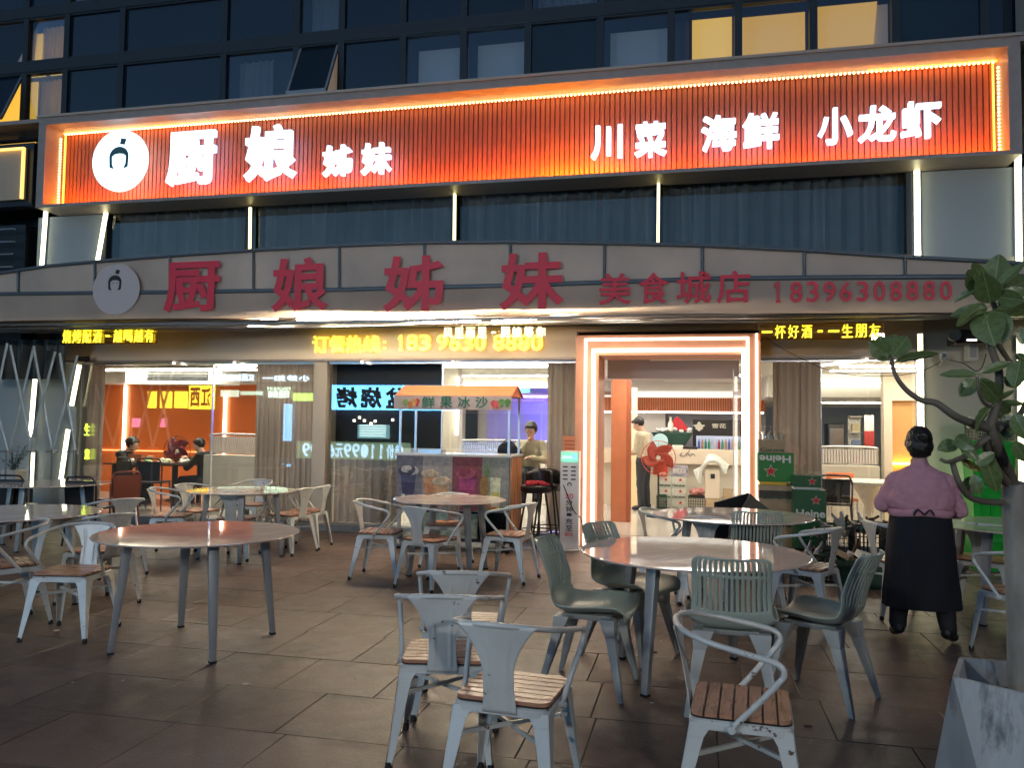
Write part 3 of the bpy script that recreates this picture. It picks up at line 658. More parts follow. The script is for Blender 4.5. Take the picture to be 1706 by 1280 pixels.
# middle room
ip('back_wall', white_paint, bx(-7.2, -.6, 17.0, 17.1, FI, CZ))
ip('bulkhead', white_paint, bx(-6, -1.7, 15.2, 15.5, 2.24, CZ)); ip('bulkhead', white_paint, bx(-6, -1.7, 13.0, 13.2, 2.36, CZ))
ip('cove_light', led_white, bx(-5.2, -1.9, 15.14, 15.18, 2.26, 2.31)); ip('cove_light', led_white, bx(-5.6, -1.8, 12.4, 12.5, 2.43, 2.455)); 
ip('room_pillar', beige_wall, bx(W(736, 700, 12.8).x, W(762, 700, 12.8).x, 12.8, 13.1, FI, CZ), bevel=.01)
ip('wall_light_line', led_white, bx(W(758, 700, 12.7).x, W(762, 700, 12.7).x, 12.74, 12.78, W(760, 725, 12.7).z, W(760, 628, 12.7).z))
q = rect(763, 668, 775, 742, 16); ip('dark_doorway', dark_metal, bx(q[0]-.1, q[1], 16.9, 16.98, q[2], q[3]+.1))
q = rect(805, 661, 925, 760, 16.3); ip('violet_lit_wall', mat('violet_lit_wall', (.35, .33, .72), .5), bx(q[0], q[1]+.3, 16.6, 16.7, FI, q[3]))  # violet light of the strip is put into the wall colour
ip('violet_light', emit('violet_led', (.14, .12, 1), 8), bx(q[1]-.75, q[1]+.25, 16.2, 16.24, q[3]-.02, q[3]+.02).box(q[1]-.1, q[1]-.07, 16.4, 16.43, q[2], q[3]))
# black panel added behind the glass of the second window, curtain below it
q = rect(548, 612, 735, 746, D+.3); ip('black_panel', mat('black_panel', (.012, .013, .016), .6), bx(q[0], q[1], D+.3, D+.34, q[2], CZ))
for i in range(7):
    p = (553, 590, 599, 607, 618, 625, 654)[i]; y = (700, 701, 696, 701, 706, 702, 700)[i]; v = W(p, y, D+.29); ip('spot_lamp_and_glint', emit('mirrored_spot_glint', (1, .9, .75), 2), bx(v.x-.016, v.x+.016, D+.285, D+.297, v.z-.016, v.z+.016))  # small glowing squares on the black panel imitate mirrored spot lamps
# curtains on the ground floor
def cur(p0, p1, z0, z1, Y, seed, label=None, m=curtain_mat, per=.085):
    ip('curtain', m, curtain_mb(W(p0, 750, Y).x, W(p1, 750, Y).x, z0, z1, Y, per, .028, seed), smooth=60, label=label)
cur(424, 523, .1, 2.38, D+.16, 1); cur(133, 171, .1, 2.38, D+.16, 2, per=.07); cur(558, 655, .1, W(600, 740, D+.2).z, D+.2, 3, per=.13)
cur(911, 966, .1, 2.38, D+.16, 4); cur(1288, 1367, .1, 2.38, D+.16, 5)
ip('wall_panel', beige_wall, bx(W(628, 800, D+.4).x, W(668, 800, D+.4).x, D+.4, D+.45, .1, W(640, 742, D).z))
# booths: low partitions topped with fluted glass
flute = mat('fluted_glass', (.62, .56, .52), .15, var=.1, vscale=3, spec=.8)
def booth(x0, y0, x1, ym, y1, Y, label, fl=flute, low=beige_wall, grp='booth partitions inside the restaurant', dep=.4):
    q = rect(x0, y0, x1, y1, Y); zm = W((x0+x1)/2, ym, Y).z
    t = thing('booth_partition', label, 'booth', ((q[0]+q[1])/2, Y, FI), group=grp)
    bx(q[0], q[1], Y, Y+dep, FI, zm-.02).build('base_panel', low, t, bevel=.01)
    n = max(4, int((q[1]-q[0])/.04)); mb = MB()
    for k in range(n): a = q[0]+(q[1]-q[0])*k/n; mb.tube([(a+.02, Y+dep/2, zm), (a+.02, Y+dep/2, q[3]-.03)], .019, 6)
    mb.build('fluted_glass', fl, t, smooth=60)
    r = .012
    MB().tube(bez([(q[0], Y+dep/2, zm), (q[0], Y+dep/2, q[3]-.08), (q[0]+.06, Y+dep/2, q[3]), (q[1]-.06, Y+dep/2, q[3]), (q[1], Y+dep/2, q[3]-.08), (q[1], Y+dep/2, zm)], 5), .02, 8).build('steel_rail', steel, t, smooth=60)
    return t
booth(338, 725, 426, 757, 870, 12.0, 'booth end with steel-capped fluted glass beside the seated diner in black')
booth(1368, 746, 1466, 774, 850, 13.2, 'fluted glass booth partition behind the orange chair at right')
bl = mat('blue_frosted', (.38, .45, .66), .3)
booth(765, 735, 908, 760, 820, 14.5, 'low blue-tinted frosted partition behind the smoothie cart', bl, white_paint)
booth(640, 738, 738, 760, 820, 13.5, 'grey frosted booth partition left of the room pillar, over the cart counter', mat('grey_frosted', (.35, .40, .45), .3), white_paint)
# entrance room and bar
ip('back_wall', mat('bar_back_wall', (.30, .30, .34), .6), bx(-3.2, 1.4, 17.2, 17.3, FI, CZ))
zf0, zf1 = W(1140, 686, 16.4).z, W(1140, 663, 16.4).z
ip('bar_soffit', white_paint, bx(-2.6, 1.3, 16.5, 17.2, zf0, CZ))
mb = MB(); x = -2.4
while x < 1.3: mb.box(x, x+.03, 16.40, 16.5, zf0, zf1); x += .045
tag(ip('fluted_orange_band', orange_wall, mb), kind='stuff')
ip('cove_light', emit('cove_soft', (1, .95, .8), .25), bx(-2.0, 1.25, 16.44, 16.48, zf1+.01, zf1+.13)); ip('wall_light_line', led_white, bx(-2.6, 1.3, 16.42, 16.44, zf0-.03, zf0))
q = rect(1018, 628, 1050, 870, 12.3); dl = thing('door_leaf', 'open orange door leaf standing in the entrance', 'door', (q[0], 12.3, FI))
bx(q[0], q[1]-.06, 12.3, 12.36, FI, q[3]).build('leaf', orange_paint, dl, bevel=.004); bx(q[1]-.06, q[1], 12.3, 12.5, FI, q[3]).build('edge', orange_slat, dl, bevel=.004)
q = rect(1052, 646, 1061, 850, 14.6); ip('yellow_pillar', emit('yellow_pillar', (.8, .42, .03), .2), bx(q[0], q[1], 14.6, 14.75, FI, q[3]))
# right room
ip('back_wall', mat('kitchen_wall', (.42, .42, .40), .5), bx(1.2, 9, 25.8, 25.9, FI, 2.5))
q = rect(1478, 655, 1600, 760, 13.6)
ip('amber_wall', mat('amber_wall', (.62, .33, .12), .5), bx(W(1484, 700, 13.6).x, 9, 13.6, 13.7, FI, W(1500, 668, 13.6).z))
ip('amber_frame', cream_paint, bx(W(1470, 700, 13.6).x, W(1484, 700, 13.6).x, 13.5, 13.7, FI, 2.42).box(W(1484, 700, 13.6).x+.001, 9, 13.5, 13.7, W(1500, 668, 13.6).z, 2.42))
ip('amber_light_line', emit('amber_led', (1, .6, .06), 5), bx(W(1478, 700, 13.4).x, 6, 13.52, 13.56, W(1500, 775, 13.5).z, W(1500, 771, 13.5).z))
A, B, C_, D_ = W(1370, 640, 13).x, W(1445, 604, 11.3).x, 0, 0
ip('cove_light', emit('cove_wedge', (1, .98, .9), 1.2), MB().add([(W(1372, 628, 12.6).x-.6, 12.7, 2.415), (W(1372, 642, 13.4).x-.6, 13.3, 2.415), (W(1448, 602, 11.2).x, 11.35, 2.415), (W(1445, 600, 11.0).x, 11.05, 2.415)], [(0, 1, 2, 3)]))
q = rect(1380, 706, 1408, 746, 20); fr = thing('steel_cabinet', 'grey steel kitchen cabinet far back in the right-hand room', 'cabinet', (q[0], 20, FI)); bx(q[0], q[1], 20, 20.6, FI, q[3]).build('body', grey_steel, fr, bevel=.02); bx(q[0]+.03, q[1]-.03, 19.98, 20, .4, q[3]-.1).build('door', steel, fr, bevel=.01)
q = rect(1416, 694, 1437, 746, 17.5); sh = thing('wall_shelf', 'white shelf unit with small boxes beside the kitchen opening', 'shelf', (q[0], 17.5, FI))
bx(q[0], q[1], 17.7, 17.75, FI, q[3]).build('back_panel', white_paint, sh)
for k in range(5): bx(q[0], q[1], 17.5, 17.7, .5+k*.32, .52+k*.32).build('shelf_board', white_paint, sh)
for k, c_ in enumerate(((.5, .1, .08), (.2, .25, .4), (.6, .5, .3))): bx(q[0]+.05, q[0]+.2, 17.52, 17.65, .84+.32*k, 1.0+.32*k).build('box', mat('sh%d' % k, c_, .6), sh)
q = rect(1440, 692, 1456, 745, 17); ps = thing('red_poster', 'red and white notice hanging beside the shelf in the right room', 'poster', (q[0], 17, q[2])); bx(q[0], q[1], 17, 17.02, q[2], q[2]+(q[3]-q[2])*.5).build('lower_sheet', mat('poster_red', (.5, .06, .05), .5), ps); bx(q[0], q[1], 17, 17.02, q[2]+(q[3]-q[2])*.5, q[3]).build('upper_sheet', white_paint, ps)
# room lamps: flat ceiling panels
ln = 0
for (a, b, c, d, s_) in ((-11, -7.2, 12.2, 12.5, 5), (-7.4, -5.6, 11.4, 11.6, 5), (-5, -2, 11.6, 11.8, 6), (-5, -2, 14, 14.2, 6), (-1.2, .6, 11.7, 11.9, 5), (-1.4, .8, 14, 14.2, 5), (2, 4.5, 12, 12.2, 6), (2, 5, 12.9, 13.1, 3), (2.2, 5, 16.5, 16.7, 4), (2.4, 5, 22.5, 22.7, 3)):
    zc0 = 2.395 if c < 15.5 or a < 1 else (2.03 if c < 21 else 2.395); ln += 1
    p = thing('ceiling_light', ('flat white ceiling light panel over the far left dining tables', 'flat white ceiling light panel just inside the left window', 'flat white ceiling light panel just inside the second window, over the cart', 'flat white ceiling light panel deep in the middle room', 'flat white ceiling light panel just inside the entrance', 'flat white ceiling light panel before the bar counter', 'flat white ceiling light panel just inside the right window', 'flat white ceiling light panel under the dropped ceiling of the right room', 'flat white ceiling light panel midway back in the right room', 'flat white ceiling light panel in the kitchen at the far right')[ln-1], 'ceiling light', ((a+b)/2, c, zc0-.015), group='ceiling panels in the dining rooms')
    bx(a, b, c, d, zc0, zc0+.015).build('diffuser', emit('ceil_%.1f' % s_, (1, .92, .76), s_*1.45), p); bx(a-.02, b+.02, c-.02, d+.02, zc0+.015, zc0+.024).build('housing', white_paint, p)

# ------------------------------------------------------------------ entrance portal
por = thing('entrance_portal', 'tall orange entrance frame outlined by two bright light lines', 'doorway', (-.36, 10.2, 0))
q = rect(958, 553, 1268, 880, 10.2); xa, xb, zt_ = q[0], q[1], W(1110, 557, 10.2).z
OF = .30
bx(xa, xa+OF*.98, 10.2, 10.9, 0, zt_).build('jamb', mat('portal_paint', (.60, .28, .17), .4, var=.05), por, bevel=.004); bx(xb-OF*.62, xb, 10.2, 10.9, 0, zt_).build('jamb', mat('portal_paint', (.60, .28, .17), .4, var=.05), por, bevel=.004)
bx(xa+OF*.98, xb-OF*.62, 10.2, 10.9, zt_-.26, zt_).build('head', mat('portal_paint', (.60, .28, .17), .4, var=.05), por, bevel=.004)
def outline(x0, x1, zt, Y, w, m, nm, zb=.02):
    bx(x0, x0+w, Y-.02, Y, zb, zt-w).box(x1-w, x1, Y-.02, Y, zb, zt-w).box(x0, x1, Y-.02, Y, zt-w, zt).build(nm, m, por)
outline(W(973, 700, 10.2).x, W(1248, 700, 10.2).x, W(1110, 563, 10.2).z, 10.199, .030, emit('portal_led', (1, .84, .68), 1.1), 'outer_light_line')
x0 = W(990, 700, 10.45).x; x1 = W(1240, 700, 10.45).x
outline(x0, x1, zt_-.18, 10.175, .044, emit('portal_led_inner', (1, .86, .70), 1.3), 'inner_light_line')
a = W(1261, 700, 10.2).x; bx(a-.012, a+.012, 10.17, 10.199, .02, W(1261, 556, 10.2).z).build('side_light_line', emit('portal_led', (1, .84, .68), 1.1), por)
dg = thing('glass_door', 'clear glass double door leaves folded open inside the portal', 'door', (-.9, 11, FI))
for a in (1000, 1222): 
    x = W(a, 700, 11.1).x; w = W(a+18, 700, 11.1).x; bx(x, w, 11.1, 11.112, FI, 2.2).build('pane', pane_glass, dg); bx(x-.008, x+.008, 11.09, 11.12, FI, 2.3).build('edge_rail', steel, dg); bx(x, w, 11.07, 11.13, 1.95, 2.0).build('hinge_rail', steel, dg)
ip('door_header', mat('door_header', (.46, .42, .40), .5), bx(xa+.3, xb-.2, 11.2, 11.4, 2.18, CZ))
thr = bx(xa+.27, xb-.18, 10.2, 10.82, -.01, FI-.004).build('threshold', room_floor, por, bevel=.006)

# ------------------------------------------------------------------ bodies
def cap_pts(mb, p0, p1, r0, r1, seg=12, k=1.0):
    p0, p1 = Vector(p0), Vector(p1); ax = (p1-p0); L_ = ax.length; ax = ax.normalized() if L_ > 1e-6 else Vector((0, 0, 1))
    up = Vector((0, 1, 0)) if abs(ax.y) < .9 else Vector((1, 0, 0)); u = ax.cross(up).normalized(); w = u.cross(ax)
    prof = [(r0*math.sin(a), -r0*math.cos(a)) for a in [math.pi/2*i/4 for i in range(1, 4)]]+[(r0, 0), (r1, L_)]+[(r1*math.cos(a), L_+r1*math.sin(a)) for a in [math.pi/2*i/4 for i in range(1, 4)]]
    v = []; n = len(prof)
    for r, h in prof:
        for j in range(seg):
            t = 2*math.pi*j/seg; v.append(tuple(p0+ax*h+u*math.cos(t)*r+w*math.sin(t)*r*k))
    f = [(i*seg+j, i*seg+(j+1) % seg, (i+1)*seg+(j+1) % seg, (i+1)*seg+j) for i in range(n-1) for j in range(seg)]
    f.append(tuple(range(seg))[::-1]); f.append(tuple((n-1)*seg+j for j in range(seg))); mb.add(v, f)
def ellip(mb, c, rx, ry, rz_, rot=None, seg=16):
    prof = [(math.sin(math.pi*i/10), -math.cos(math.pi*i/10)) for i in range(1, 10)]
    M_ = (rot or Matrix.Identity(3)) @ Matrix.Diagonal((rx, ry, rz_))
    v = [tuple(Vector(c)+M_ @ Vector((r*math.cos(2*math.pi*j/seg), r*math.sin(2*math.pi*j/seg), h))) for r, h in prof for j in range(seg)]; n = len(prof)
    f = [(i*seg+j, i*seg+(j+1) % seg, (i+1)*seg+(j+1) % seg, (i+1)*seg+j) for i in range(n-1) for j in range(seg)]
    f.append(tuple(range(seg))[::-1]); f.append(tuple((n-1)*seg+j for j in range(seg))); mb.add(v, f)
def blob(mb, name, m, parent, voxel=.014, smooth=3, disp=None):
    me = mb.mesh(name, m); o = bpy.data.objects.new(name, me); COL.objects.link(o)
    r = o.modifiers.new('r', 'REMESH'); r.mode = 'VOXEL'; r.voxel_size = voxel; r.use_smooth_shade = True
    s_ = o.modifiers.new('s', 'SMOOTH'); s_.iterations = smooth; s_.factor = .5
    if disp:
        tx = bpy.data.textures.new('fold', 'CLOUDS'); tx.noise_scale = disp[1]; tx.noise_depth = 2
        dm = o.modifiers.new('d', 'DISPLACE'); dm.texture = tx; dm.strength = disp[0]; dm.mid_level = .5; dm.texture_coords = 'LOCAL'
    bpy.context.view_layer.update()
    nm = bpy.data.meshes.new_from_object(o.evaluated_get(bpy.context.evaluated_depsgraph_get())); bpy.data.objects.remove(o)
    nm.name = name; nm.shade_smooth(); nm.materials.clear(); nm.materials.append(m)
    k = bpy.data.objects.new(name, nm); k.parent = parent; COL.objects.link(k); WL[k.name] = WL[parent.name]; return k
skin = mat('skin', (.55, .33, .24), .5, var=.06, vscale=20); hair_m = mat('black_hair', (.012, .010, .009), .38, var=.3, vscale=60, bump=.4, bscale=150, stretch=(1, 1, .12))
def hand(mb, w, e, curl=.6, side=1, s=1.0):          # palm, four fingers, a thumb; w wrist, e elbow
    w, e = Vector(w), Vector(e); d = (w-e).normalized(); lat = d.cross(Vector((0, 0, 1)))
    lat = lat.normalized() if lat.length > .1 else Vector((1, 0, 0)); dn = d.cross(lat).normalized()
    if dn.z > 0: dn = -dn
    ellip_c = w+d*.045*s; cap_pts(mb, w, w+d*.075*s, .022*s, .030*s, k=.55)
    for i in range(4):
        b = w+d*.08*s+lat*(-.027+.018*i)*s; l = (.036, .042, .04, .03)[i]*s; m_ = b+d*l+dn*l*curl*.6; t = m_+(d*(1-curl)+dn*curl).normalized()*l*.8
        cap_pts(mb, b-d*.02, m_, .009*s, .008*s, 8); cap_pts(mb, m_, t, .008*s, .007*s, 8)
    b = w+d*.03*s+lat*side*.028*s; m_ = b+(d*.6+lat*side*.8).normalized()*.035*s; cap_pts(mb, b, m_, .011*s, .010*s, 8); cap_pts(mb, m_, m_+(d*.9+dn*.4).normalized()*.028*s, .010*s, .008*s, 8)
def figure(name, label, loc, rz, J, top, bottom, sc_=1.0, voxel=.014, topname='shirt', botname='trousers', shoes=None, hair='short', skinm=skin, look=(0, 1, 0), sleeve=.0):
    t = thing(name, label, 'person', loc, rz); v = {k: Vector(p)*sc_ for k, p in J.items()}
    b = MB(); hd = v['head']; f = Vector(look).normalized(); rt = f.cross(Vector((0, 0, 1))).normalized(); hu = rt.cross(f)
    rot = Matrix((rt, f, hu)).transposed()
    ellip(b, hd+hu*.015, .075, .095, .105, rot); ellip(b, hd+f*.03-hu*.05, .055, .06, .06, rot); ellip(b, hd+f*.098-hu*.02, .012, .018, .020, rot); ellip(b, hd+f*.082-hu*.055, .024, .012, .010, rot)
    for s_ in (-1, 1): ellip(b, hd+rt*s_*.076-f*.005-hu*.01, .010, .018, .028, rot); ellip(b, hd+rt*s_*.03+f*.085+hu*.005, .016, .010, .006, rot)
    cap_pts(b, v['neck'], hd-hu*.04-f*.01, .052, .05)
    cap_pts(b, v['chest'], v['neck'], .09, .055); cap_pts(b, v['pelvis'], v['chest'], .11, .11, k=.75)
    T = MB(); cap_pts(T, v['pelvis'], v['chest'], .155, .15, k=.72); cap_pts(T, v['chest'], v['neck']-Vector((0, 0, .05)), .15, .075, k=.75)
    P = MB()
    for s_ in 'LR':
        cap_pts(b, v['sh'+s_], v['el'+s_], .043, .036); cap_pts(b, v['el'+s_], v['wr'+s_], .036, .024); hand(b, v['wr'+s_], v['el'+s_], side=-1 if s_ == 'R' else 1)
        cap_pts(b, v['hip'+s_], v['kn'+s_], .075, .05); cap_pts(b, v['kn'+s_], v['an'+s_], .05, .032)
        cap_pts(b, v['an'+s_], v['toe'+s_], .034, .03)
        cap_pts(T, v['chest']+Vector((0, 0, .08)), v['sh'+s_], .09, .075); cap_pts(T, v['sh'+s_], v['el'+s_], .072, .055); cap_pts(T, v['el'+s_], v['el'+s_].lerp(v['wr'+s_], 1-sleeve), .055, .042)
        cap_pts(P, v['pelvis'], v['hip'+s_], .13, .11); cap_pts(P, v['hip'+s_], v['kn'+s_], .105, .075); cap_pts(P, v['kn'+s_], v['an'+s_]+Vector((0, 0, .02)), .075, .06)
    blob(b, 'body', skinm, t, min(voxel, .010), 2); blob(T, topname, top, t, voxel, 4, (.022, .09)); blob(P, botname, bottom, t, voxel, 3, (.015, .1))
    S = MB(); sh = shoes or black_plastic
    for s_ in 'LR':
        S = MB(); an, to = v['an'+s_], v['toe'+s_]; cap_pts(S, an+(an-to)*.25-Vector((0, 0, .02)), to, .042, .040); cap_pts(S, an, an+Vector((0, 0, .05)), .048, .05); blob(S, 'shoe', sh, t, .012, 2)
    H = MB()
    if hair == 'short': ellip(H, hd+hu*.035-f*.028, .088, .098, .102, rot); ellip(H, hd+hu*.085+f*.04, .062, .055, .035, rot)
    elif hair == 'bun': ellip(H, hd+hu*.03-f*.034, .098, .102, .115, rot); ellip(H, hd+hu*.075+f*.03, .075, .06, .04, rot); ellip(H, hd-f*.12+hu*.02, .045, .045, .045, rot)
    elif hair == 'bob': ellip(H, hd+hu*.025-f*.022, .098, .108, .118, rot); ellip(H, hd-hu*.045-f*.045, .092, .07, .075, rot)
    blob(H, 'hair', hair_m, t, .012, 2)
    for s_ in (-1, 1):
        if hair != 'bob': E_ = MB(); ellip(E_, hd+rt*s_*.03+f*.092-hu*.003, .011, .006, .005, rot, 8); E_.build('eye', black_plastic, t, local=True, smooth=60)
    return t

# woman in pink, back to the camera
wp = G(1536, 1070, 0); wz = -4
pink = mat('pink_knit', (.58, .29, .34), .9, var=.08, vscale=14, bump=.45, bscale=14, stretch=(1, 1, 1.6))
Jw = dict(head=(0, .01, 1.425), neck=(0, 0, 1.28), chest=(0, 0, 1.10), pelvis=(0, 0, .88), shL=(-.16, 0, 1.13), shR=(.16, 0, 1.13), elL=(-.245, .03, .97), elR=(.26, .04, .94), wrL=(-.17, .26, .93), wrR=(.18, .27, .90),
          hipL=(-.10, 0, .80), hipR=(.10, 0, .80), knL=(-.13, .01, .45), knR=(.13, -.01, .45), anL=(-.155, 0, .10), anR=(.155, -.07, .10), toeL=(-.16, .13, .045), toeR=(.21, .05, .045))
wom = figure('person', 'woman in pink sweatshirt and long black apron standing with her back turned', (wp.x, wp.y, 0), R(wz), Jw, pink, mat('black_trousers', (.012, .013, .018), .8), 1.0, .011, 'undershirt', 'trousers', mat('black_boot', (.012, .012, .013), .35), 'none', sleeve=.1)
def lathe_body(prof, name, m, seg=48, fold=0, seed=0, nf=9):
    rr = random.Random(seed); phs = [rr.uniform(0, 6.28) for _ in range(5)]
    def P(u, v):
        i = u*(len(prof)-1); k = min(int(i), len(prof)-2); f = i-k; z, rx, ry, oy = [prof[k][j]+(prof[k+1][j]-prof[k][j])*f for j in range(4)]
        a = 2*math.pi*v; w = 1+fold*(u if fold > 0 else 1)*(math.sin(nf*a+phs[0])*.5+math.sin(5*a+phs[1]+2*u)*.5)
        return (rx*w*math.cos(a), oy+ry*w*math.sin(a), z)
    mb = MB().grid(P, 40, seg); return mb
sw = MB()                                           # loose sweatshirt with batwing sleeves, cuffed at the waist
sw.lathe([(.19, .935), (.222, .955), (.232, 1.0), (.228, 1.06), (.218, 1.12), (.196, 1.155), (.168, 1.195), (.12, 1.232), (.075, 1.255)], 40, (0, 0, 0), 1, .72)
for s_, el, wr in ((-1, Jw['elL'], Jw['wrL']), (1, Jw['elR'], Jw['wrR'])):
    cap_pts(sw, (s_*.07, 0, 1.185), (s_*.155, 0, 1.135), .062, .070); cap_pts(sw, (s_*.155, 0, 1.135), el, .074, .062); cap_pts(sw, (s_*.15, 0, 1.10), (s_*.21, .02, 1.0), .07, .05); cap_pts(sw, el, wr, .062, .042)
cap_pts(sw, (0, -.005, 1.21), (0, 0, 1.278), .08, .058)
blob(sw, 'sweatshirt', pink, wom, .009, 3, (.022, .06))
MB().tube([(0.197*math.cos(a), .145*math.sin(a), .925+.008*math.sin(3*a)) for a in [2*math.pi*i/40 for i in range(40)]], .022, 8, closed=True, flat=1.4).build('hem', pink, wom, local=True, smooth=60)
ap = mat('black_apron', (.006, .007, .012), .85, var=.3, vscale=5, bump=1.0, bscale=9, stretch=(2, 2, .25))
apr = lathe_body([(.95, .195, .145, 0), (.88, .205, .155, 0), (.74, .222, .165, 0), (.5, .238, .17, .0), (.36, .255, .172, 0), (.25, .262, .175, 0)], 'a', ap, fold=.045, seed=2).build('apron', ap, wom, local=True, smooth=60)
MB().tube(bez([(-.07, -.165, .915), (-.05, -.19, .955), (-.01, -.172, .925), (0, -.172, .92), (.03, -.19, .955), (.06, -.168, .915)], 5), .006, 6).build('apron_bow', black_print, wom, local=True, smooth=60)
hh = MB(); hd = Vector(Jw['head']); ellip(hh, hd+Vector((0, -.012, .022)), .088, .098, .098); ellip(hh, hd+Vector((0, -.028, -.03)), .090, .080, .078); ellip(hh, hd+Vector((0, .02, -.01)), .095, .07, .07)
ellip(hh, hd+Vector((0, -.04, -.07)), .075, .05, .05); ellip(hh, hd+Vector((.01, -.085, .045)), .05, .035, .04)
blob(hh, 'hair', hair_m, wom, .007, 1, (.016, .018))

# man standing in the doorway
mp = G(1072, 850, FI)
Jm = dict(head=(0, .10, 1.47), neck=(0, .03, 1.35), chest=(0, 0, 1.18), pelvis=(0, 0, .88), shL=(-.17, .02, 1.28), shR=(.17, .02, 1.28), elL=(-.20, .06, 1.02), elR=(.20, .05, 1.0), wrL=(-.10, .27, .98), wrR=(.12, .26, .95),
          hipL=(-.08, 0, .82), hipR=(.08, 0, .82), knL=(-.09, .02, .45), knR=(.09, .0, .45), anL=(-.09, 0, .08), anR=(.09, -.03, .08), toeL=(-.09, .14, .03), toeR=(.09, .12, .03))
figure('person', 'man in beige T-shirt and dark trousers looking down, standing inside the entrance', (mp.x, mp.y, FI), R(72), Jm, mat('khaki_shirt', (.50, .43, .32), .85), mat('dark_trousers', (.03, .035, .045), .8), 1.0, .014, look=(0, .85, -.5), sleeve=.75)
# woman at the cart
cpn = W(884, 800, 11.9)
Js = dict(head=(0, .04, .64), neck=(0, .0, .50), chest=(0, 0, .33), pelvis=(0, -.02, .05), shL=(-.16, 0, .43), shR=(.16, 0, .43), elL=(-.22, .1, .2), elR=(.22, .12, .2), wrL=(-.03, .26, .24), wrR=(.05, .14, .46),
          hipL=(-.09, .02, .0), hipR=(.09, .02, .0), knL=(-.12, .38, .0), knR=(.12, .38, 0), anL=(-.12, .36, -.40), anR=(.12, .36, -.4), toeL=(-.12, .48, -.44), toeR=(.12, .48, -.44))
figure('person', 'woman in olive jacket, chin on her hand, seated behind the smoothie cart', (W(884, 740, 11.9).x, 11.9, .80), R(190), Js, mat('olive_jacket', (.40, .36, .25), .8, var=.15, vscale=6), mat('dark_trousers', (.03, .035, .045), .8), 1.0, .013, 'jacket', hair='bun', look=(.25, 1, -.3))
def seat_pose(): return dict(Js)
Jl = dict(Js); Jl['head'] = (0, .14, .60); Jl['neck'] = (0, .06, .48); Jl['elL'] = (-.22, .2, .22); Jl['elR'] = (.22, .2, .22); Jl['wrL'] = (-.06, .40, .33); Jl['wrR'] = (.08, .40, .36)
figure('person', 'woman in black top seated at the dark table inside the left window, facing right', (W(206, 800, 12.3).x, 12.3, .50), R(-78), Jl, mat('black_top', (.012, .012, .014), .8), mat('dark_trousers', (.03, .035, .045), .8), 1.0, .014, hair='bun', look=(0, 1, -.35))
figure('person', 'diner in black half hidden by the booth end, facing left across the dark table', (W(341, 800, 12.5).x, 12.5, .50), R(85), Jl, mat('black_top', (.012, .012, .014), .8), mat('dark_trousers', (.03, .035, .045), .8), 1.0, .014, hair='short', look=(0, 1, -.35))

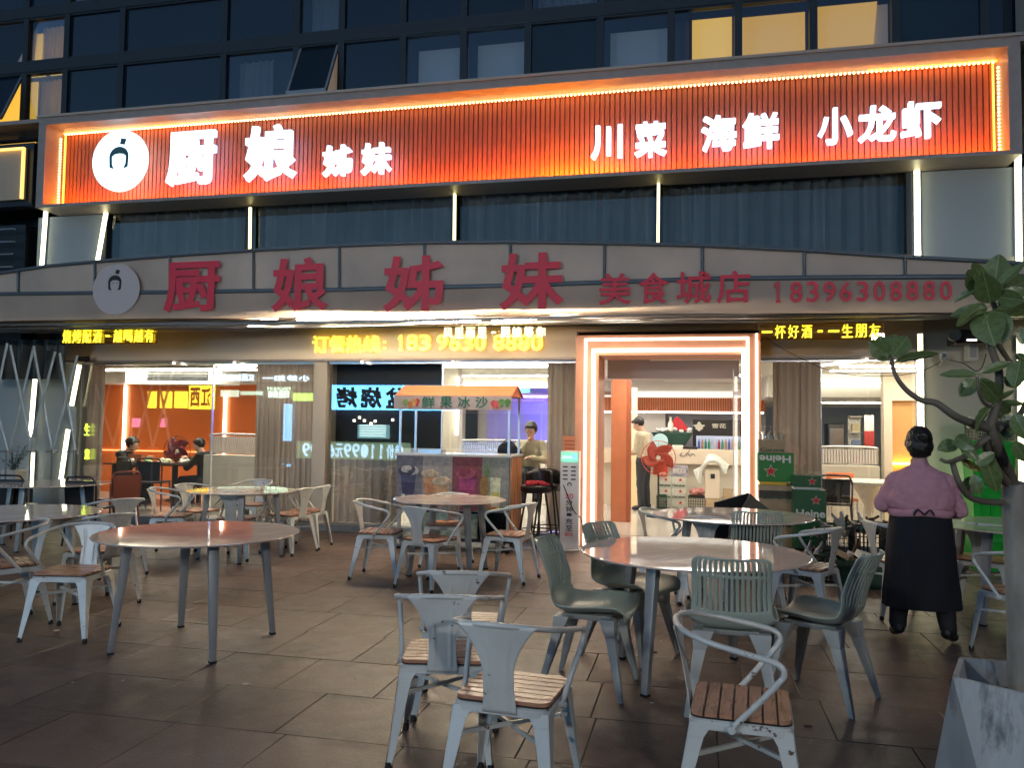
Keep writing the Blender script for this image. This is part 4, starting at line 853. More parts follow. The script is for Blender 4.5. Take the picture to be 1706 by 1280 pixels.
# ------------------------------------------------------------------ chairs and tables
chair_metal = mat('worn_white_metal', (.68, .70, .67), .4, metal=.1, var=.13, vscale=4, dirt=(.12, .07, .045), dscale=15, dlo=.62, dhi=.66, world=True, bump=.05)
slat_wood = mat('seat_slat_wood', (.50, .25, .15), .3, var=.14, vscale=5, stretch=(1.2, 9, 1), bump=.06, bscale=50, rvar=.1)
rubber = mat('black_rubber', (.015, .015, .016), .7)
def armchair(label='', slim=False):
    t = thing('metal_armchair', label, 'chair', (0, 0, 0))
    # seat pan and apron
    def rr(w, d, r, n=5, y0=0):
        P_ = []
        for sx_, sy2, a0 in ((1, 1, 0), (-1, 1, 90), (-1, -1, 180), (1, -1, 270)):
            for k in range(n): a = R(a0+90*k/(n-1)); P_.append((sx_*(w-r)+r*math.cos(a), y0+sy2*(d-r)+r*math.sin(a)))
        return P_
    mb = MB(); a_ = rr(.196, .186, .045); b_ = rr(.190, .180, .045)
    mb.prism(a_, .395, .428, 'z').prism(b_, .428, .434, 'z'); mb.build('seat_frame', chair_metal, t, local=True, bevel=.003, smooth=40)
    MB().prism(rr(.190, .181, .045), .434, .440, 'z').build('seat_pad', black_plastic, t, local=True)
    n = 7; wd = .366/n
    for k in range(n):
        y0 = -.183+k*wd+.0035; y1 = y0+wd-.007
        hw = .190; c = .022 if k in (0, n-1) else 0
        P_ = [(-hw, y0), (hw, y0), (hw, y1), (-hw, y1)]
        if k == 0: P_ = [(-hw+.035, y0), (hw-.035, y0), (hw-.012, y0+.01), (hw, y0+.032), (hw, y1), (-hw, y1), (-hw, y0+.032), (-hw+.012, y0+.01)]
        if k == n-1: P_ = [(-hw, y0), (hw, y0), (hw, y1-.032), (hw-.012, y1-.01), (hw-.035, y1), (-hw+.035, y1), (-hw+.012, y1-.01), (-hw, y1-.032)]
        MB().prism(P_, .440, .456, 'z').build('seat_slat', slat_wood, t, local=True, bevel=.002)
    # arm hoop
    side = [(.205, -.03, .415), (.222, .045, .50), (.242, .125, .595), (.250, .150, .640), (.250, .125, .672), (.245, .03, .693), (.225, -.10, .717), (.17, -.195, .737), (.085, -.238, .747), (0, -.250, .750)]
    pts = bez(side, 5); full = pts+[Vector((-p.x, p.y, p.z)) for p in reversed(pts[:-1])]
    MB().tube(full, .0115, 10).build('arm_hoop', chair_metal, t, local=True, smooth=60)
    for s_ in (-1, 1): MB().tube([(s_*.196, -.03, .412), (s_*.222, -.03, .412)], .014, 10).tube([(s_*.222, -.03, .412), (s_*.226, -.03, .412)], .008, 8).build('arm_bolt', chair_metal, t, local=True, smooth=40)
    # back splat: wide at the top, waisted, ribbed
    def PS(u, v):
        z = .405+(.750-.405)*u; k = abs(u-.28)
        hw = .058+.006*(1-u)+(.105*max(0, (u-.42)/.58)**1.9)+.006*max(0, (.2-u)/.2)
        y = -.188-.062*u**1.2; x = (v*2-1)*hw; rib = .0045*math.exp(-((abs(x)-.036-.04*max(0, u-.55))/.006)**2) if .08 < u < .86 else 0
        return (x, y-rib+.05*abs(x)*u, z)
    solid(MB().grid(PS, 22, 26).build('back_splat', chair_metal, t, local=True, smooth=70), .0035)
    # legs: pressed-steel channel, tapering
    for sx_ in (-1, 1):
        for sy2 in (-1, 1):
            tx_, ty_, bx2, by2 = sx_*.193, sy2*.183, sx_*.232, sy2*(.235 if sy2 > 0 else .25)
            mb = MB(); w0, w1, zt2, zb2 = .085, .026, .418, .022
            # two thin webs meeting in an L with rounded outer edge
            for (ax_, ay_) in ((1, 0), (0, 1)):
                def C(x, y, w, th, z): 
                    if ax_: return [(x, y, z), (x-sx_*w, y, z), (x-sx_*w, y-sy2*th, z), (x, y-sy2*th, z)]
                    return [(x, y, z), (x, y-sy2*w, z), (x-sx_*th, y-sy2*w, z), (x-sx_*th, y, z)]
                mid_ = C(tx_+(bx2-tx_)*.12, ty_+(by2-ty_)*.12, w0*.72, .004, zt2-.05)
                mb.hull8(mid_, C(tx_, ty_, w0, .004, zt2)); mb.hull8(C(bx2, by2, w1, .004, zb2), mid_)
            lg = mb.build('leg', chair_metal, t, local=True, bevel=.0012)
            MB().lathe([(.013, 0), (.017, .004), (.016, .03), (.012, .034)], 10, (bx2-sx_*.011, by2-sy2*.011, 0)).build('foot', rubber, lg, local=True, smooth=40)
    MB().hull8([(-.20, -.19, .30), (-.19, -.20, .30), (.20, .19, .30), (.19, .20, .30)], [(-.20, -.19, .315), (-.19, -.20, .315), (.20, .19, .315), (.19, .20, .315)]).build('cross_brace', chair_metal, t, local=True)
    MB().hull8([(-.20, .19, .285), (-.19, .20, .285), (.20, -.19, .285), (.19, -.20, .285)], [(-.20, .19, .30), (-.19, .20, .30), (.20, -.19, .30), (.19, -.20, .30)]).build('cross_brace', chair_metal, t, local=True)
    return t
green_plastic = mat('sage_plastic', (.42, .49, .42), .33, var=.05, vscale=8)
grey_plastic = mat('grey_plastic_legs', (.46, .48, .46), .42, var=.08, vscale=10)
def shell_chair():
    t = thing('plastic_shell_chair', '', 'chair', (0, 0, 0))
    prof = bez([(.245, .425), (.225, .450), (.10, .452), (-.06, .440), (-.16, .455), (-.215, .52), (-.245, .62), (-.285, .73), (-.325, .815), (-.34, .838)], 6); n = len(prof)-1; nv = 74
    keep = []
    def PS(u, v):
        i = u*n; k = min(int(i), n-1); f = i-k; y = prof[k].x+(prof[k+1].x-prof[k].x)*f; z = prof[k].y+(prof[k+1].y-prof[k].y)*f; s_ = v*2-1
        back = max(0, min(1, (u-.42)/.25)); hw = .215+.03*math.sin(min(1, u/.55)*math.pi)-.015*back
        if u > .86: hw *= math.sqrt(max(.0, 1-((u-.86)/.20)**2))
        if u < .12: hw *= .86+.14*math.sqrt(max(0, 1-((.12-u)/.13)**2))
        curl = abs(s_)**3; lift = .055*curl*(1-back)*min(1, u/.15); fwd = .06*s_*s_*back
        return (s_*hw, y+fwd, z+lift+.02*curl*back*0)
    mb = MB().grid(PS, n, nv)
    def slot(i, j):
        u = (i+.5)/n; jj = j-2
        return .60 < u < .93 and 0 <= jj < nv-4 and (jj % 5) in (2, 3) and not (jj < 3 or jj > nv-7) and not (.775 < u < .79)
    fs = []; 
    for idx, f in enumerate(mb.f):
        if not slot(idx//nv, idx % nv): fs.append(f)
    mb.f = fs; mb.m = [0]*len(fs)
    sh = mb.build('seat_shell', green_plastic, t, local=True, smooth=60); solid(sh, .007)
    fr = MB(); fr.hull8([(-.13, -.12, .405), (.13, -.12, .405), (.13, .13, .405), (-.13, .13, .405)], [(-.15, -.14, .435), (.15, -.14, .435), (.15, .15, .44), (-.15, .15, .44)]).build('under_frame', grey_plastic, t, local=True, bevel=.006)
    for sx_ in (-1, 1):
        for sy2 in (-1, 1):
            mb = MB(); T_ = Vector((sx_*.145, .005+sy2*.13, .43)); B_ = Vector((sx_*.225, sy2*.235-.01, 0)); K_ = T_.lerp(B_, .22)
            def Q(c, w, d): return [(c.x-w, c.y-d, c.z), (c.x+w, c.y-d, c.z), (c.x+w, c.y+d, c.z), (c.x-w, c.y+d, c.z)]
            mb.hull8(Q(K_, .034, .028), Q(T_, .058, .045)); mb.hull8(Q(B_, .015, .013), Q(K_, .034, .028)); mb.build('leg', grey_plastic, t, local=True, bevel=.005, smooth=50)
    return t
first = {}
def place(kind, xy, rz, label, group):
    if kind not in first: first[kind] = o = kind()
    else: o = copy_tree(first[kind])
    o.location = (xy[0], xy[1], 0.001); o.rotation_euler = (0, 0, R(rz)); o['label'] = label; o['group'] = group; return o
GA, GB = 'metal armchairs with wooden seats on the terrace', 'sage green plastic chairs around the right-hand table'
A_ = armchair
for p, rz, lb in (
    ((857, 1145), -5, 'pale metal armchair nearest the camera, seen from behind, front one of the row of three'),
    ((745, 1085), 11, 'pale metal armchair, middle one of the row of three in the foreground'),
    ((770, 1035), 12, 'pale metal armchair, farthest of the row of three in the foreground'),
    ((1235, 1170), -94, 'pale metal armchair at bottom right turned sideways, its dark wood seat catching yellow light'),
    ((1343, 942), 62, 'metal armchair right of the rear round table, its back towards the woman in pink'),
    ((1112, 905), -98, 'metal armchair at the left side of the rear round table near the entrance'),
    ((1172, 915), 5, 'metal armchair pushed between the two right-hand round tables, left of the green chair back'),
    ((1497, 932), -78, 'white metal armchair mostly hidden by the woman in pink, at her left elbow'),
    ((1640, 930), -25, 'metal armchair under the right-hand table in front of the green bins'),
    ((1706, 985), 20, 'metal armchair behind the rubber tree trunk at the right edge'),
    ((635, 885), -85, 'metal armchair at the left side of the centre table, facing right'),
    ((718, 897), -22, 'metal armchair on the near side of the centre table, its back to the camera'),
    ((745, 872), 178, 'metal armchair on the far side of the centre table, in front of the smoothie cart'),
    ((848, 889), 82, 'metal armchair at the right side of the centre table by the bar stools'),
    ((288, 858), -72, 'metal armchair at the near left of the mid-left table'),
    ((330, 850), -105, 'metal armchair at the far left of the mid-left table, behind its neighbour'),
    ((398, 862), 6, 'metal armchair on the near side of the mid-left table, its back to the camera'),
    ((482, 856), 78, 'metal armchair at the near right of the mid-left table'),
    ((512, 850), 95, 'metal armchair at the far right of the mid-left table, closest to the curtain and column'),
    ((418, 840), 178, 'metal armchair on the far side of the mid-left table, only its hoop visible'),
    ((122, 950), -168, 'metal armchair left of the big front table, turned towards the camera'),
    ((12, 938), 150, 'metal armchair cut by the left edge of the frame'),
    ((165, 915), 70, 'metal armchair between the left-edge table and the big front table, slatted seat turned away'),
    ((192, 880), 60, 'metal armchair behind the left-edge table, partly behind its neighbour')):
    c = G(p[0], p[1], .45); place(A_, c, rz, lb, GA)
for p, rz, lb in (
    ((985, 1013), -97, 'sage green shell chair at the left of the right-hand table, in profile facing right'),
    ((1052, 976), -118, 'sage green slotted chair tucked behind the left side of the right-hand table'),
    ((1218, 1037), -2, 'sage green slotted chair seen squarely from behind, in front of the right-hand table'),
    ((1366, 1028), 62, 'sage green shell chair at the right of the right-hand table, in profile facing left'),
    ((1256, 925), 2, 'sage green slotted chair back between the two right-hand round tables')):
    c = G(p[0], p[1], .45); place(shell_chair, c, rz, lb, GB)
table_legm = mat('table_leg_metal', (.38, .40, .41), .42, metal=.3, var=.08, vscale=10)
def table(c, dia, label, rot=45, legr=.5, hgt=.75):
    t = thing('round_table', label, 'table', (c[0], c[1], 0), R(rot), group='round stone-topped tables on the terrace')
    r = dia/2; MB().lathe([(r-.02, hgt-.014), (r-.004, hgt-.011), (r, hgt-.006), (r-.002, hgt-.001), (r-.006, hgt)], 72).build('table_top', marble_mat, t, local=True, smooth=8)
    MB().lathe([(legr+.02, hgt-.028), (legr+.06, hgt-.0155), (.1, hgt-.0150)], 48).build('under_plate', table_legm, t, local=True, smooth=40)
    for k in range(4):
        a = math.pi/2*k+.0; ca, sa = math.cos(a), math.sin(a)
        def Q(r_, w, d, z): return [(ca*(r_+i*w)-sa*j*d, sa*(r_+i*w)+ca*j*d, z) for i, j in ((-1, -1), (1, -1), (1, 1), (-1, 1))]
        lg = MB().hull8(Q(legr+.02, .017, .020, .012), Q(legr-.06, .028, .034, hgt-.03)).build('leg', table_legm, t, local=True, bevel=.006, smooth=50)
        MB().hull8(Q(legr+.02, .019, .022, 0), Q(legr+.02, .019, .022, .014)).build('foot_cap', rubber, lg, local=True)
    return t
table((-3.3, 4.97), 1.33, 'large round table at front left with a glossy pinkish stone top')
table((-5.42, 5.58), 1.33, 'round stone table cut by the left edge, second from the camera on the left', 20)
table((-7.57, 8.3), 1.38, 'round table at the far left in front of the lattice, with black chairs', 10)
table((-4.93, 8.21), 1.17, 'round table before the left window and curtain, ringed by armchairs', 30, .42)
table((-2.45, 8.01), 1.16, 'round table in front of the smoothie cart', 45, .42)
table((-.01, 5.12), 1.37, 'large round table at right with green chairs, its top reflecting the entrance lights', 60)
table((.32, 7.41), 1.37, 'round table nearest the entrance, with a red star mirrored in its top', 30)
table((2.55, 7.39), 1.33, 'round table at the right edge, behind the woman in pink and before the green bins', 45)
# black chairs at the far left
black_metal = mat('black_chair_metal', (.02, .018, .02), .35, var=.1)
def black_chair(m=None):
    m = m or black_metal; t = thing('black_chair', '', 'chair', (0, 0, 0))
    bx(-.20, .20, -.19, .2, .43, .46).build('seat', m, t, local=True, bevel=.012)
    MB().tube(bez([(-.19, -.19, .44), (-.20, -.21, .70), (-.17, -.225, .80), (-.12, -.23, .825), (.12, -.23, .825), (.17, -.225, .80), (.20, -.21, .70), (.19, -.19, .44)], 5), .012, 8).build('back_frame', m, t, local=True, smooth=60)
    MB().hull8([(-.17, -.215, .47), (.17, -.215, .47), (.17, -.20, .47), (-.17, -.20, .47)], [(-.18, -.235, .78), (.18, -.235, .78), (.18, -.22, .78), (-.18, -.22, .78)]).build('back_panel', m, t, local=True)
    for sx_ in (-1, 1):
        for sy2 in (-1, 1): MB().tube([(sx_*.18, sy2*.17, .44), (sx_*.21, sy2*.22, 0)], [.016, .011], 8).build('leg', m, t, local=True, smooth=50)
    return t
gb = 'dark chairs at the far left'
bc = black_chair(); bc.location = (*G(30, 842, .45)[:2], 0); bc.rotation_euler.z = R(12); bc['label'] = 'black metal chair at the far left table, cut by the left edge'; bc['group'] = gb
for p, rz, lb in (((152, 845), 5, 'black metal chair with a square tubular back, near side of the far left table'), ((85, 800), 185, 'dark tubular chair on the far side of the far left table')):
    o = copy_tree(bc); o.location = (*G(p[0], p[1], .45)[:2], 0); o.rotation_euler.z = R(rz); o['label'] = lb
rc = black_chair(mat('rust_chair', (.32, .10, .07), .4)); rc.location = (*G(196, 832, .45)[:2], 0); rc.rotation_euler.z = R(65); rc['label'] = 'rust red tubular chair at the right of the far left table'; rc['group'] = gb
for p, rz, lb in (((232, 838), -20, 'black chair inside the left window, nearest side of the dark dining table'), ((262, 832), 15, 'second black chair inside the left window under the dark table')):
    o = copy_tree(bc); q = W(p[0], p[1], 11.6); o.location = (q.x, 11.5, FI); o.rotation_euler.z = R(rz); o['label'] = lb; o['group'] = 'black chairs inside the left window'
dt = thing('dining_table', 'dark dining table with dishes inside the left window', 'table', (W(258, 790, 12.4).x, 12.4, FI))
x0, x1 = W(198, 790, 12.4).x, W(322, 790, 12.4).x; bx(x0, x1, 12.0, 12.9, .76, .79).build('table_top', mat('dark_table', (.05, .035, .03), .15), dt, bevel=.005)
for a, b in ((.15, 12.1), (.15, 12.8)):
    for s_ in (x0+a, x1-a): bx(s_-.03, s_+.03, b-.03, b+.03, FI, .76).build('leg', black_metal, dt)
food = [(.30, .05, (.72, .75, .68)), (.46, .035, (.3, .5, .2)), (.62, .045, (.75, .7, .6)), (.78, .04, (.6, .65, .4)), (.15, .06, (.6, .62, .52)), (.9, .03, (.7, .68, .6))]
for i, (u, h, c_) in enumerate(food):
    xx = x0+(x1-x0)*u; d_ = thing('dish', ('dish heaped with green leaves on the dark dining table' if i == 1 else ('white bag at the seated woman\'s elbow' if i == 4 else ('leftmost plate near the seated woman on the dark table', '', 'middle plate of food on the dark dining table', 'greenish-yellow dish right of the middle of the dark table', '', 'rightmost plate, in front of the diner in black')[i])), 'dish', (xx, 12.15+.1*(i % 3), .79), group='dishes on the dark dining table')
    MB().lathe([(.05, 0), (.10, .02), (.11, .03)], 20).build('plate', white_paint, d_, local=True, smooth=50)
    mb = MB(); rr = random.Random(i)
    for k in range(7): ellip(mb, (rr.uniform(-.06, .06), rr.uniform(-.06, .06), .03+rr.uniform(0, h)), .035, .03, .025, None, 8)
    mb.build('food', mat('food%d' % i, c_, .5, var=.3, vscale=30), d_, local=True, smooth=60)
mg = thing('menu_board', 'orange-brown box standing on the dark dining table', 'box', (W(227, 780, 12.2).x, 12.2, .79)); bx(-.13, .13, -.05, .05, 0, .15).build('box', mat('brown_box', (.35, .1, .04), .5), mg, local=True, bevel=.004)

# cage fans
def fan(loc, r, blades, guard, label, hgt, nb_=5, rz=0):
    t = thing('floor_fan', label, 'fan', loc, rz)
    MB().lathe([(.19, 0), (.19, .02), (.05, .05), (.03, .06)], 28).build('base', black_plastic, t, local=True, smooth=40)
    MB().tube([(0, 0, .05), (0, 0, hgt-.1)], .016, 10).build('pole', black_plastic, t, local=True, smooth=50)
    MB().tube([(0, .02, hgt), (0, .16, hgt)], [.07, .05], 14).build('motor', black_plastic, t, local=True, smooth=40)
    mb = MB()
    for k in range(nb_):
        a = 2*math.pi*k/nb_+.3; M_ = Matrix.Rotation(a, 3, 'Y')
        def PB(u, v): 
            rr_ = .04+u*(r*.86-.04); w = r*.80*math.sin(math.pi*(.16+.66*u))**.8; q = Vector(((v-.5)*w+u*u*.10, -.02+(v-.5)*.05, rr_)); return tuple(M_ @ q+Vector((0, 0, hgt)))
        mb.grid(PB, 6, 4)
    solid(mb.build('blades', blades, t, local=True, smooth=60), .003)
    MB().lathe([(.045, -.04), (.05, 0), (.02, .02)], 18, (0, 0, hgt), rot=Matrix.Rotation(R(90), 3, 'X')).build('hub', white_paint, t, local=True, smooth=40)
    g_ = MB()
    for rr_ in (r, r*.8, r*.55, r*.3): g_.tube([(rr_*math.cos(a), -.06+.04*(rr_/r), hgt+rr_*math.sin(a)) for a in [2*math.pi*i/32 for i in range(32)]], .0025 if rr_ < r else .007, 5, closed=True)
    for k in range(24): a = 2*math.pi*k/24; g_.tube([(.05*math.cos(a), -.07, hgt+.05*math.sin(a)), (r*math.cos(a), -.02, hgt+r*math.sin(a))], .0018, 4)
    g_.build('guard', guard, t, local=True, smooth=60); return t
orange_blade = emit('orange_blade', (.5, .09, .03), 0.0); 
ob = mat('translucent_orange_blade', (.34, .05, .028), .3)
q = G(1090, 856, FI); zc = W(1097, 763, 13.2).z
fan((W(1097, 763, 13.2).x, 13.2, FI), .27, ob, mat('fan_guard_red', (.5, .08, .06), .4), 'black pedestal fan with large orange-red blades, in front of the man in the doorway', zc-FI, 5)
fan((W(296, 752, 13.0).x, 13.0, FI), .27, mat('dark_red_blade', (.16, .02, .03), .2), black_metal, 'dark caged fan inside the left window, against the orange wall', W(296, 752, 13.0).z-FI, 5)

# ------------------------------------------------------------------ smoothie cart
YC = 9.35
cx0, cx1 = W(660, 800, YC).x, W(850, 800, YC).x; cyb = YC+.62; ct = 1.5+(708-758)/1350*(YC+.35)
ct = W(755, 759, YC).z
cart = thing('smoothie_cart', 'fruit smoothie cart with an orange roof, 鲜果冰沙 banner and drink photographs on its front', 'food cart', ((cx0+cx1)/2, YC+.3, 0))
pe = W(680, 680, YC).z
photo_bg = mat('poster_dark', (.07, .06, .06), .6, var=.6, vscale=6)
zb_ = W(755, 852, YC).z
bx(cx0, cx1, YC+.01, cyb, zb_, ct-.015).build('cabinet', beige_wall, cart, bevel=.004); bx(cx0-.02, cx1+.02, YC-.02, cyb+.02, ct-.015, ct+.015).build('counter_top', mat('counter_white', (.7, .68, .62), .2), cart, bevel=.004)
pf = bx(cx0+.01, cx1-.01, YC, YC+.008, zb_+.01, ct-.02).build('front_poster', photo_bg, cart)
def poly(pts, m, nm, par, o=.004): 
    return MB().prism([(cx0+(cx1-cx0)*u, zb_+(ct-zb_)*v) for u, v in pts], YC-o, YC-.001).build(nm, m, par)
def cup(u, v0, v1, w, c1, c2, c3, lay=0):
    poly([(u-w*.32, v0), (u+w*.32, v0), (u+w*.5, v1), (u-w*.5, v1)], c1, 'printed_cup', pf, .004+lay); poly([(u-w*.33, v0), (u+w*.33, v0), (u+w*.42, v0+(v1-v0)*.5), (u-w*.42, v0+(v1-v0)*.5)], c2, 'printed_cup_shade', pf, .006+lay)
    h = (ct-zb_)/(cx1-cx0)
    for i, (a, b, r_) in enumerate(((-.28, .02, .33), (.28, .02, .33), (0, .05, .38), (-.15, .14, .28), (.17, .15, .27), (.02, .24, .2))): poly([(u+w*(a+r_*math.cos(t_)), v1+.7*(b+r_*math.sin(t_))*w/h) for t_ in [2*math.pi*k/14 for k in range(14)]], c3[i % len(c3)], 'printed_topping', pf, .008+lay+.0015*i)
pm = lambda n, c_, r_=.65: mat('print_'+n, tuple(min(.8, q_*1.7) for q_ in c_), r_, var=.25, vscale=25)
poly([(.0, .02), (.32, .02), (.27, .98), (0, .98)], pm('slate', (.14, .13, .14)), 'printed_panel', pf, .002); poly([(.23, .02), (.5, .02), (.5, .98), (.24, .98)], pm('greyboard', (.24, .22, .20)), 'printed_panel', pf, .0025); poly([(.5, .02), (.76, .02), (.76, .98), (.5, .98)], pm('wine', (.16, .045, .05)), 'printed_panel', pf, .0028); poly([(.76, .02), (.99, .02), (.99, .98), (.76, .98)], pm('greyleaf', (.20, .20, .17)), 'printed_panel', pf, .003)
cup(.11, .28, .70, .15, pm('indigo', (.07, .07, .12)), pm('indigo2', (.04, .04, .08)), [pm('berry', (.05, .05, .07)), pm('cream', (.35, .32, .3))])
cup(.30, .30, .66, .12, pm('peach', (.5, .25, .12)), pm('peach2', (.42, .18, .08)), [pm('icing', (.45, .36, .24)), pm('icing2', (.36, .28, .18))])
cup(.41, .08, .52, .14, pm('apricot', (.5, .28, .14)), pm('apricot2', (.42, .2, .1)), [pm('icing', (.45, .36, .24)), pm('icing2', (.36, .28, .18))], .004)
cup(.63, .12, .66, .16, pm('magenta', (.30, .05, .13)), pm('magenta2', (.22, .03, .09)), [pm('berrycream', (.26, .06, .09)), pm('berrydark', (.15, .03, .05))])
poly([(.84, .04), (.91, .04), (.92, .62), (.83, .62)], pm('milk', (.55, .48, .3)), 'printed_cup', pf, .006); poly([(.845, .04), (.905, .04), (.91, .36), (.84, .36)], pm('mango', (.6, .42, .1)), 'printed_cup_shade', pf, .008)
poly([(.78+.04*math.cos(a), .45+.2*math.sin(a)) for a in [2*math.pi*k/16 for k in range(16)]], pm('pineapple', (.22, .13, .04)), 'printed_fruit', pf, .005)
for i in range(9): a = R(30+15*i); poly([(.80, .62), (.81, .62), (.805+.09*math.cos(a), .66+.3*math.sin(a))], pm('leafprint', (.10, .16, .07)), 'printed_leaf', pf, .0055+.0004*i)
for i in range(14): rr = random.Random(i); u, v = (rr.uniform(.76, .98), rr.uniform(.04, .2)) if i % 2 else (rr.uniform(.02, .22), rr.uniform(.04, .25)); poly([(u+.018*math.cos(a), v+.04*math.sin(a)) for a in [2*math.pi*k/10 for k in range(10)]], [pm('straw', (.4, .07, .04)), pm('nut', (.3, .17, .07)), pm('crumb', (.45, .42, .38))][i % 3], 'printed_fruit', pf, .009+.0003*i)
sp_ = bx(cx1+.002, cx1+.01, YC+.02, cyb-.01, zb_-.25, ct-.02).build('side_poster', mat('side_orange_print', (.6, .25, .10), .4, var=.7, vscale=9, stretch=(1, 4, .5)), cart)
# open lower shelf, legs, wheels
bx(cx0, cx1, YC+.02, cyb, .12, .15).build('lower_shelf', dark_metal, cart); bx(cx0+.02, cx1-.02, cyb-.03, cyb-.01, .15, zb_).build('lower_back', dark_metal, cart)
bx(cx0+.32, cx0+1.02, YC+.03, YC+.04, .16, zb_-.03).build('lower_poster', mat('green_poster', (.35, .42, .3), .5, var=.5, vscale=14), cart)
for x in (cx0+.03, cx1-.03):
    for y in (YC+.04, cyb-.04):
        bx(x-.018, x+.018, y-.018, y+.018, .05, ct).build('corner_post', white_paint, cart); MB().tube([(x-.015, y, .035), (x+.015, y, .035)], .035, 14).build('wheel', rubber, cart, smooth=40)
# canopy
zr = W(770, 643, YC+.3).z; ze = W(755, 660, YC).z; zbn = W(755, 683, YC).z
for x in (cx0+.03, cx1-.03):
    for y in (YC+.03, cyb-.03): bx(x-.012, x+.012, y-.012, y+.012, ct, ze).build('canopy_post', steel, cart)
r0, r1 = W(682, 643, YC+.3).x, W(866, 643, YC+.3).x; e0, e1 = W(662, 660, YC).x, W(851, 660, YC).x
roof = mat('orange_roof_film', (.50, .17, .09), .35, var=.08, vscale=4)
def quad(nm, pts, m, par, th=.008): return solid(MB().add(pts, [tuple(range(len(pts)))]).build(nm, m, par), th)
quad('roof', [(e0-.02, YC-.04, ze), (e1+.02, YC-.04, ze), (e1+.02, YC+.3, zr), (e0-.02, YC+.3, zr)], roof, cart); quad('roof', [(e0-.02, YC+.305, zr), (e1+.02, YC+.305, zr), (e1+.02, cyb+.04, ze), (e0-.02, cyb+.04, ze)], roof, cart)
quad('roof_gable', [(e1+.0, YC-.03, ze), (e1+.0, cyb+.03, ze), (e1+.0, YC+.3, zr-.01)], mat('roof_gable', (.62, .16, .08), .4), cart)
for (a, b) in ((.12, .22), (.44, .52), (.60, .72)):
    text_mb('甜美饮品' if b-a > .09 else '下午', e0+(e1-e0)*a, e0+(e1-e0)*b, ze+.10, ze+.15, YC+.05, .004, 0).build('roof_lettering', mat('roof_ink', (.45, .1, .03), .5), cart) if False else None
bn = bx(e0-.02, e1+.02, YC-.055, YC-.045, zbn, ze).build('banner', mat('banner_white', (.52, .44, .40), .5, var=.08), cart)
for ch, a in (('鲜', 703), ('果', 733), ('冰', 763), ('沙', 792)):
    q = rect(a, 661, a+21, 680, YC-.05); text_mb(ch, q[0], q[1], q[2], q[3], YC-.0555, .003, .015).build('banner_character', mat('banner_green', (.03, .16, .08), .5), bn)
for (px, cc) in ((684, (.65, .22, .08)), (695, (.6, .08, .06)), (676, (.25, .35, .1)), (823, (.65, .1, .1)), (829, (.6, .15, .12)), (846, (.1, .25, .06)), (836, (.12, .3, .08)), (690, (.7, .35, .1))):
    v = W(px, 668+(px % 5), YC-.05); MB().prism([(v.x+.035*math.cos(a)*(1+.3*math.sin(3*a)), v.z-.02+.05*math.sin(a)) for a in [2*math.pi*k/14 for k in range(14)]], YC-.058-.0002*(px % 9), YC-.0555).build('banner_fruit', mat('fruit_%d' % px, cc, .5, var=.3, vscale=30), bn)
for i in range(12): rr = random.Random(40+i); v = rr.uniform(.02, .98); x = e0+(e1-e0)*v; z = rr.choice((zbn+.02, ze-.02)); bx(x, x+.015, YC-.0575, YC-.0556, z-.008, z+.008).build('banner_petal', pm('petal', (.45, .12, .1)), bn)
q = bx(cx0+.2, cx0+.5, YC+.2, YC+.4, ct+.015, ct+.06); tag(q.build('tray', steel), 'low metal tray standing on the smoothie cart counter', 'tray')
# bag beside the cart: dark round object on the counter edge
bg_ = thing('backpack', 'dark bag lying behind the cart counter next to the seated woman', 'bag', (W(846, 760, 10.3).x, 10.3, W(846, 760, 10.3).z)); mb = MB(); ellip(mb, (0, 0, .06), .14, .12, .13); ellip(mb, (.08, 0, .02), .12, .12, .09); blob(mb, 'bag_body', mat('navy_bag', (.02, .03, .045), .6), bg_, .014, 3, (.03, .06)); MB().tube(bez([(-.08, 0, .15), (0, 0, .22), (.08, 0, .14)], 4), .008, 6).build('strap', black_plastic, bg_, local=True)
sb = thing('bag_stand', 'narrow steel ledge inside the cart holding the dark bag', 'stand', (W(846, 760, 10.3).x, 10.3, 0)); bx(-.12, .12, -.12, .12, 0, W(846, 760, 10.3).z-.06).build('post', dark_metal, sb, local=True)

# ------------------------------------------------------------------ bar stools
def stool(x, y, rz, label):
    t = thing('bar_stool', label, 'bar stool', (x, y, 0), R(rz), group='black bar stools beside the cart')
    MB().lathe([(.17, .70), (.19, .72), (.19, .77), (.17, .785)], 28).build('seat', mat('black_leather', (.012, .012, .013), .35, bump=.15), t, local=True, smooth=50)
    def PB(u, v): a = R(200+140*v); return (.19*math.cos(a), .19*math.sin(a), .77+.20*u*(1-.25*abs(2*v-1)**3))
    solid(MB().grid(PB, 5, 16).build('backrest', mat('black_leather', (.012, .012, .013), .35), t, local=True, smooth=60), .03)
    for k in range(4): a = R(45+90*k); MB().tube([(.12*math.cos(a), .12*math.sin(a), .70), (.23*math.cos(a), .23*math.sin(a), 0)], [.014, .011], 8).build('leg', black_metal, t, local=True, smooth=50)
    MB().tube([(.19*math.cos(a), .19*math.sin(a), .25) for a in [2*math.pi*i/24 for i in range(24)]], .008, 6, closed=True).build('foot_ring', black_metal, t, local=True, smooth=50)
    return t
s1 = G(893, 900, 0); stool(W(893, 800, 9.75).x, 9.75, 160, 'black bar stool with a red cloth on its seat, nearest the cart'); stool(W(912, 800, 10.1).x, 10.1, 200, 'black bar stool with rounded backrest, beside the tan curtain')
rc_ = thing('red_cloth', 'crumpled red cloth lying on the first bar stool', 'cloth', (W(893, 800, 9.7).x, 9.72, .785)); mb = MB()
for i in range(9): rr = random.Random(i); ellip(mb, (rr.uniform(-.12, .12), rr.uniform(-.08, .08), rr.uniform(0, .04)), .07, .045, .03)
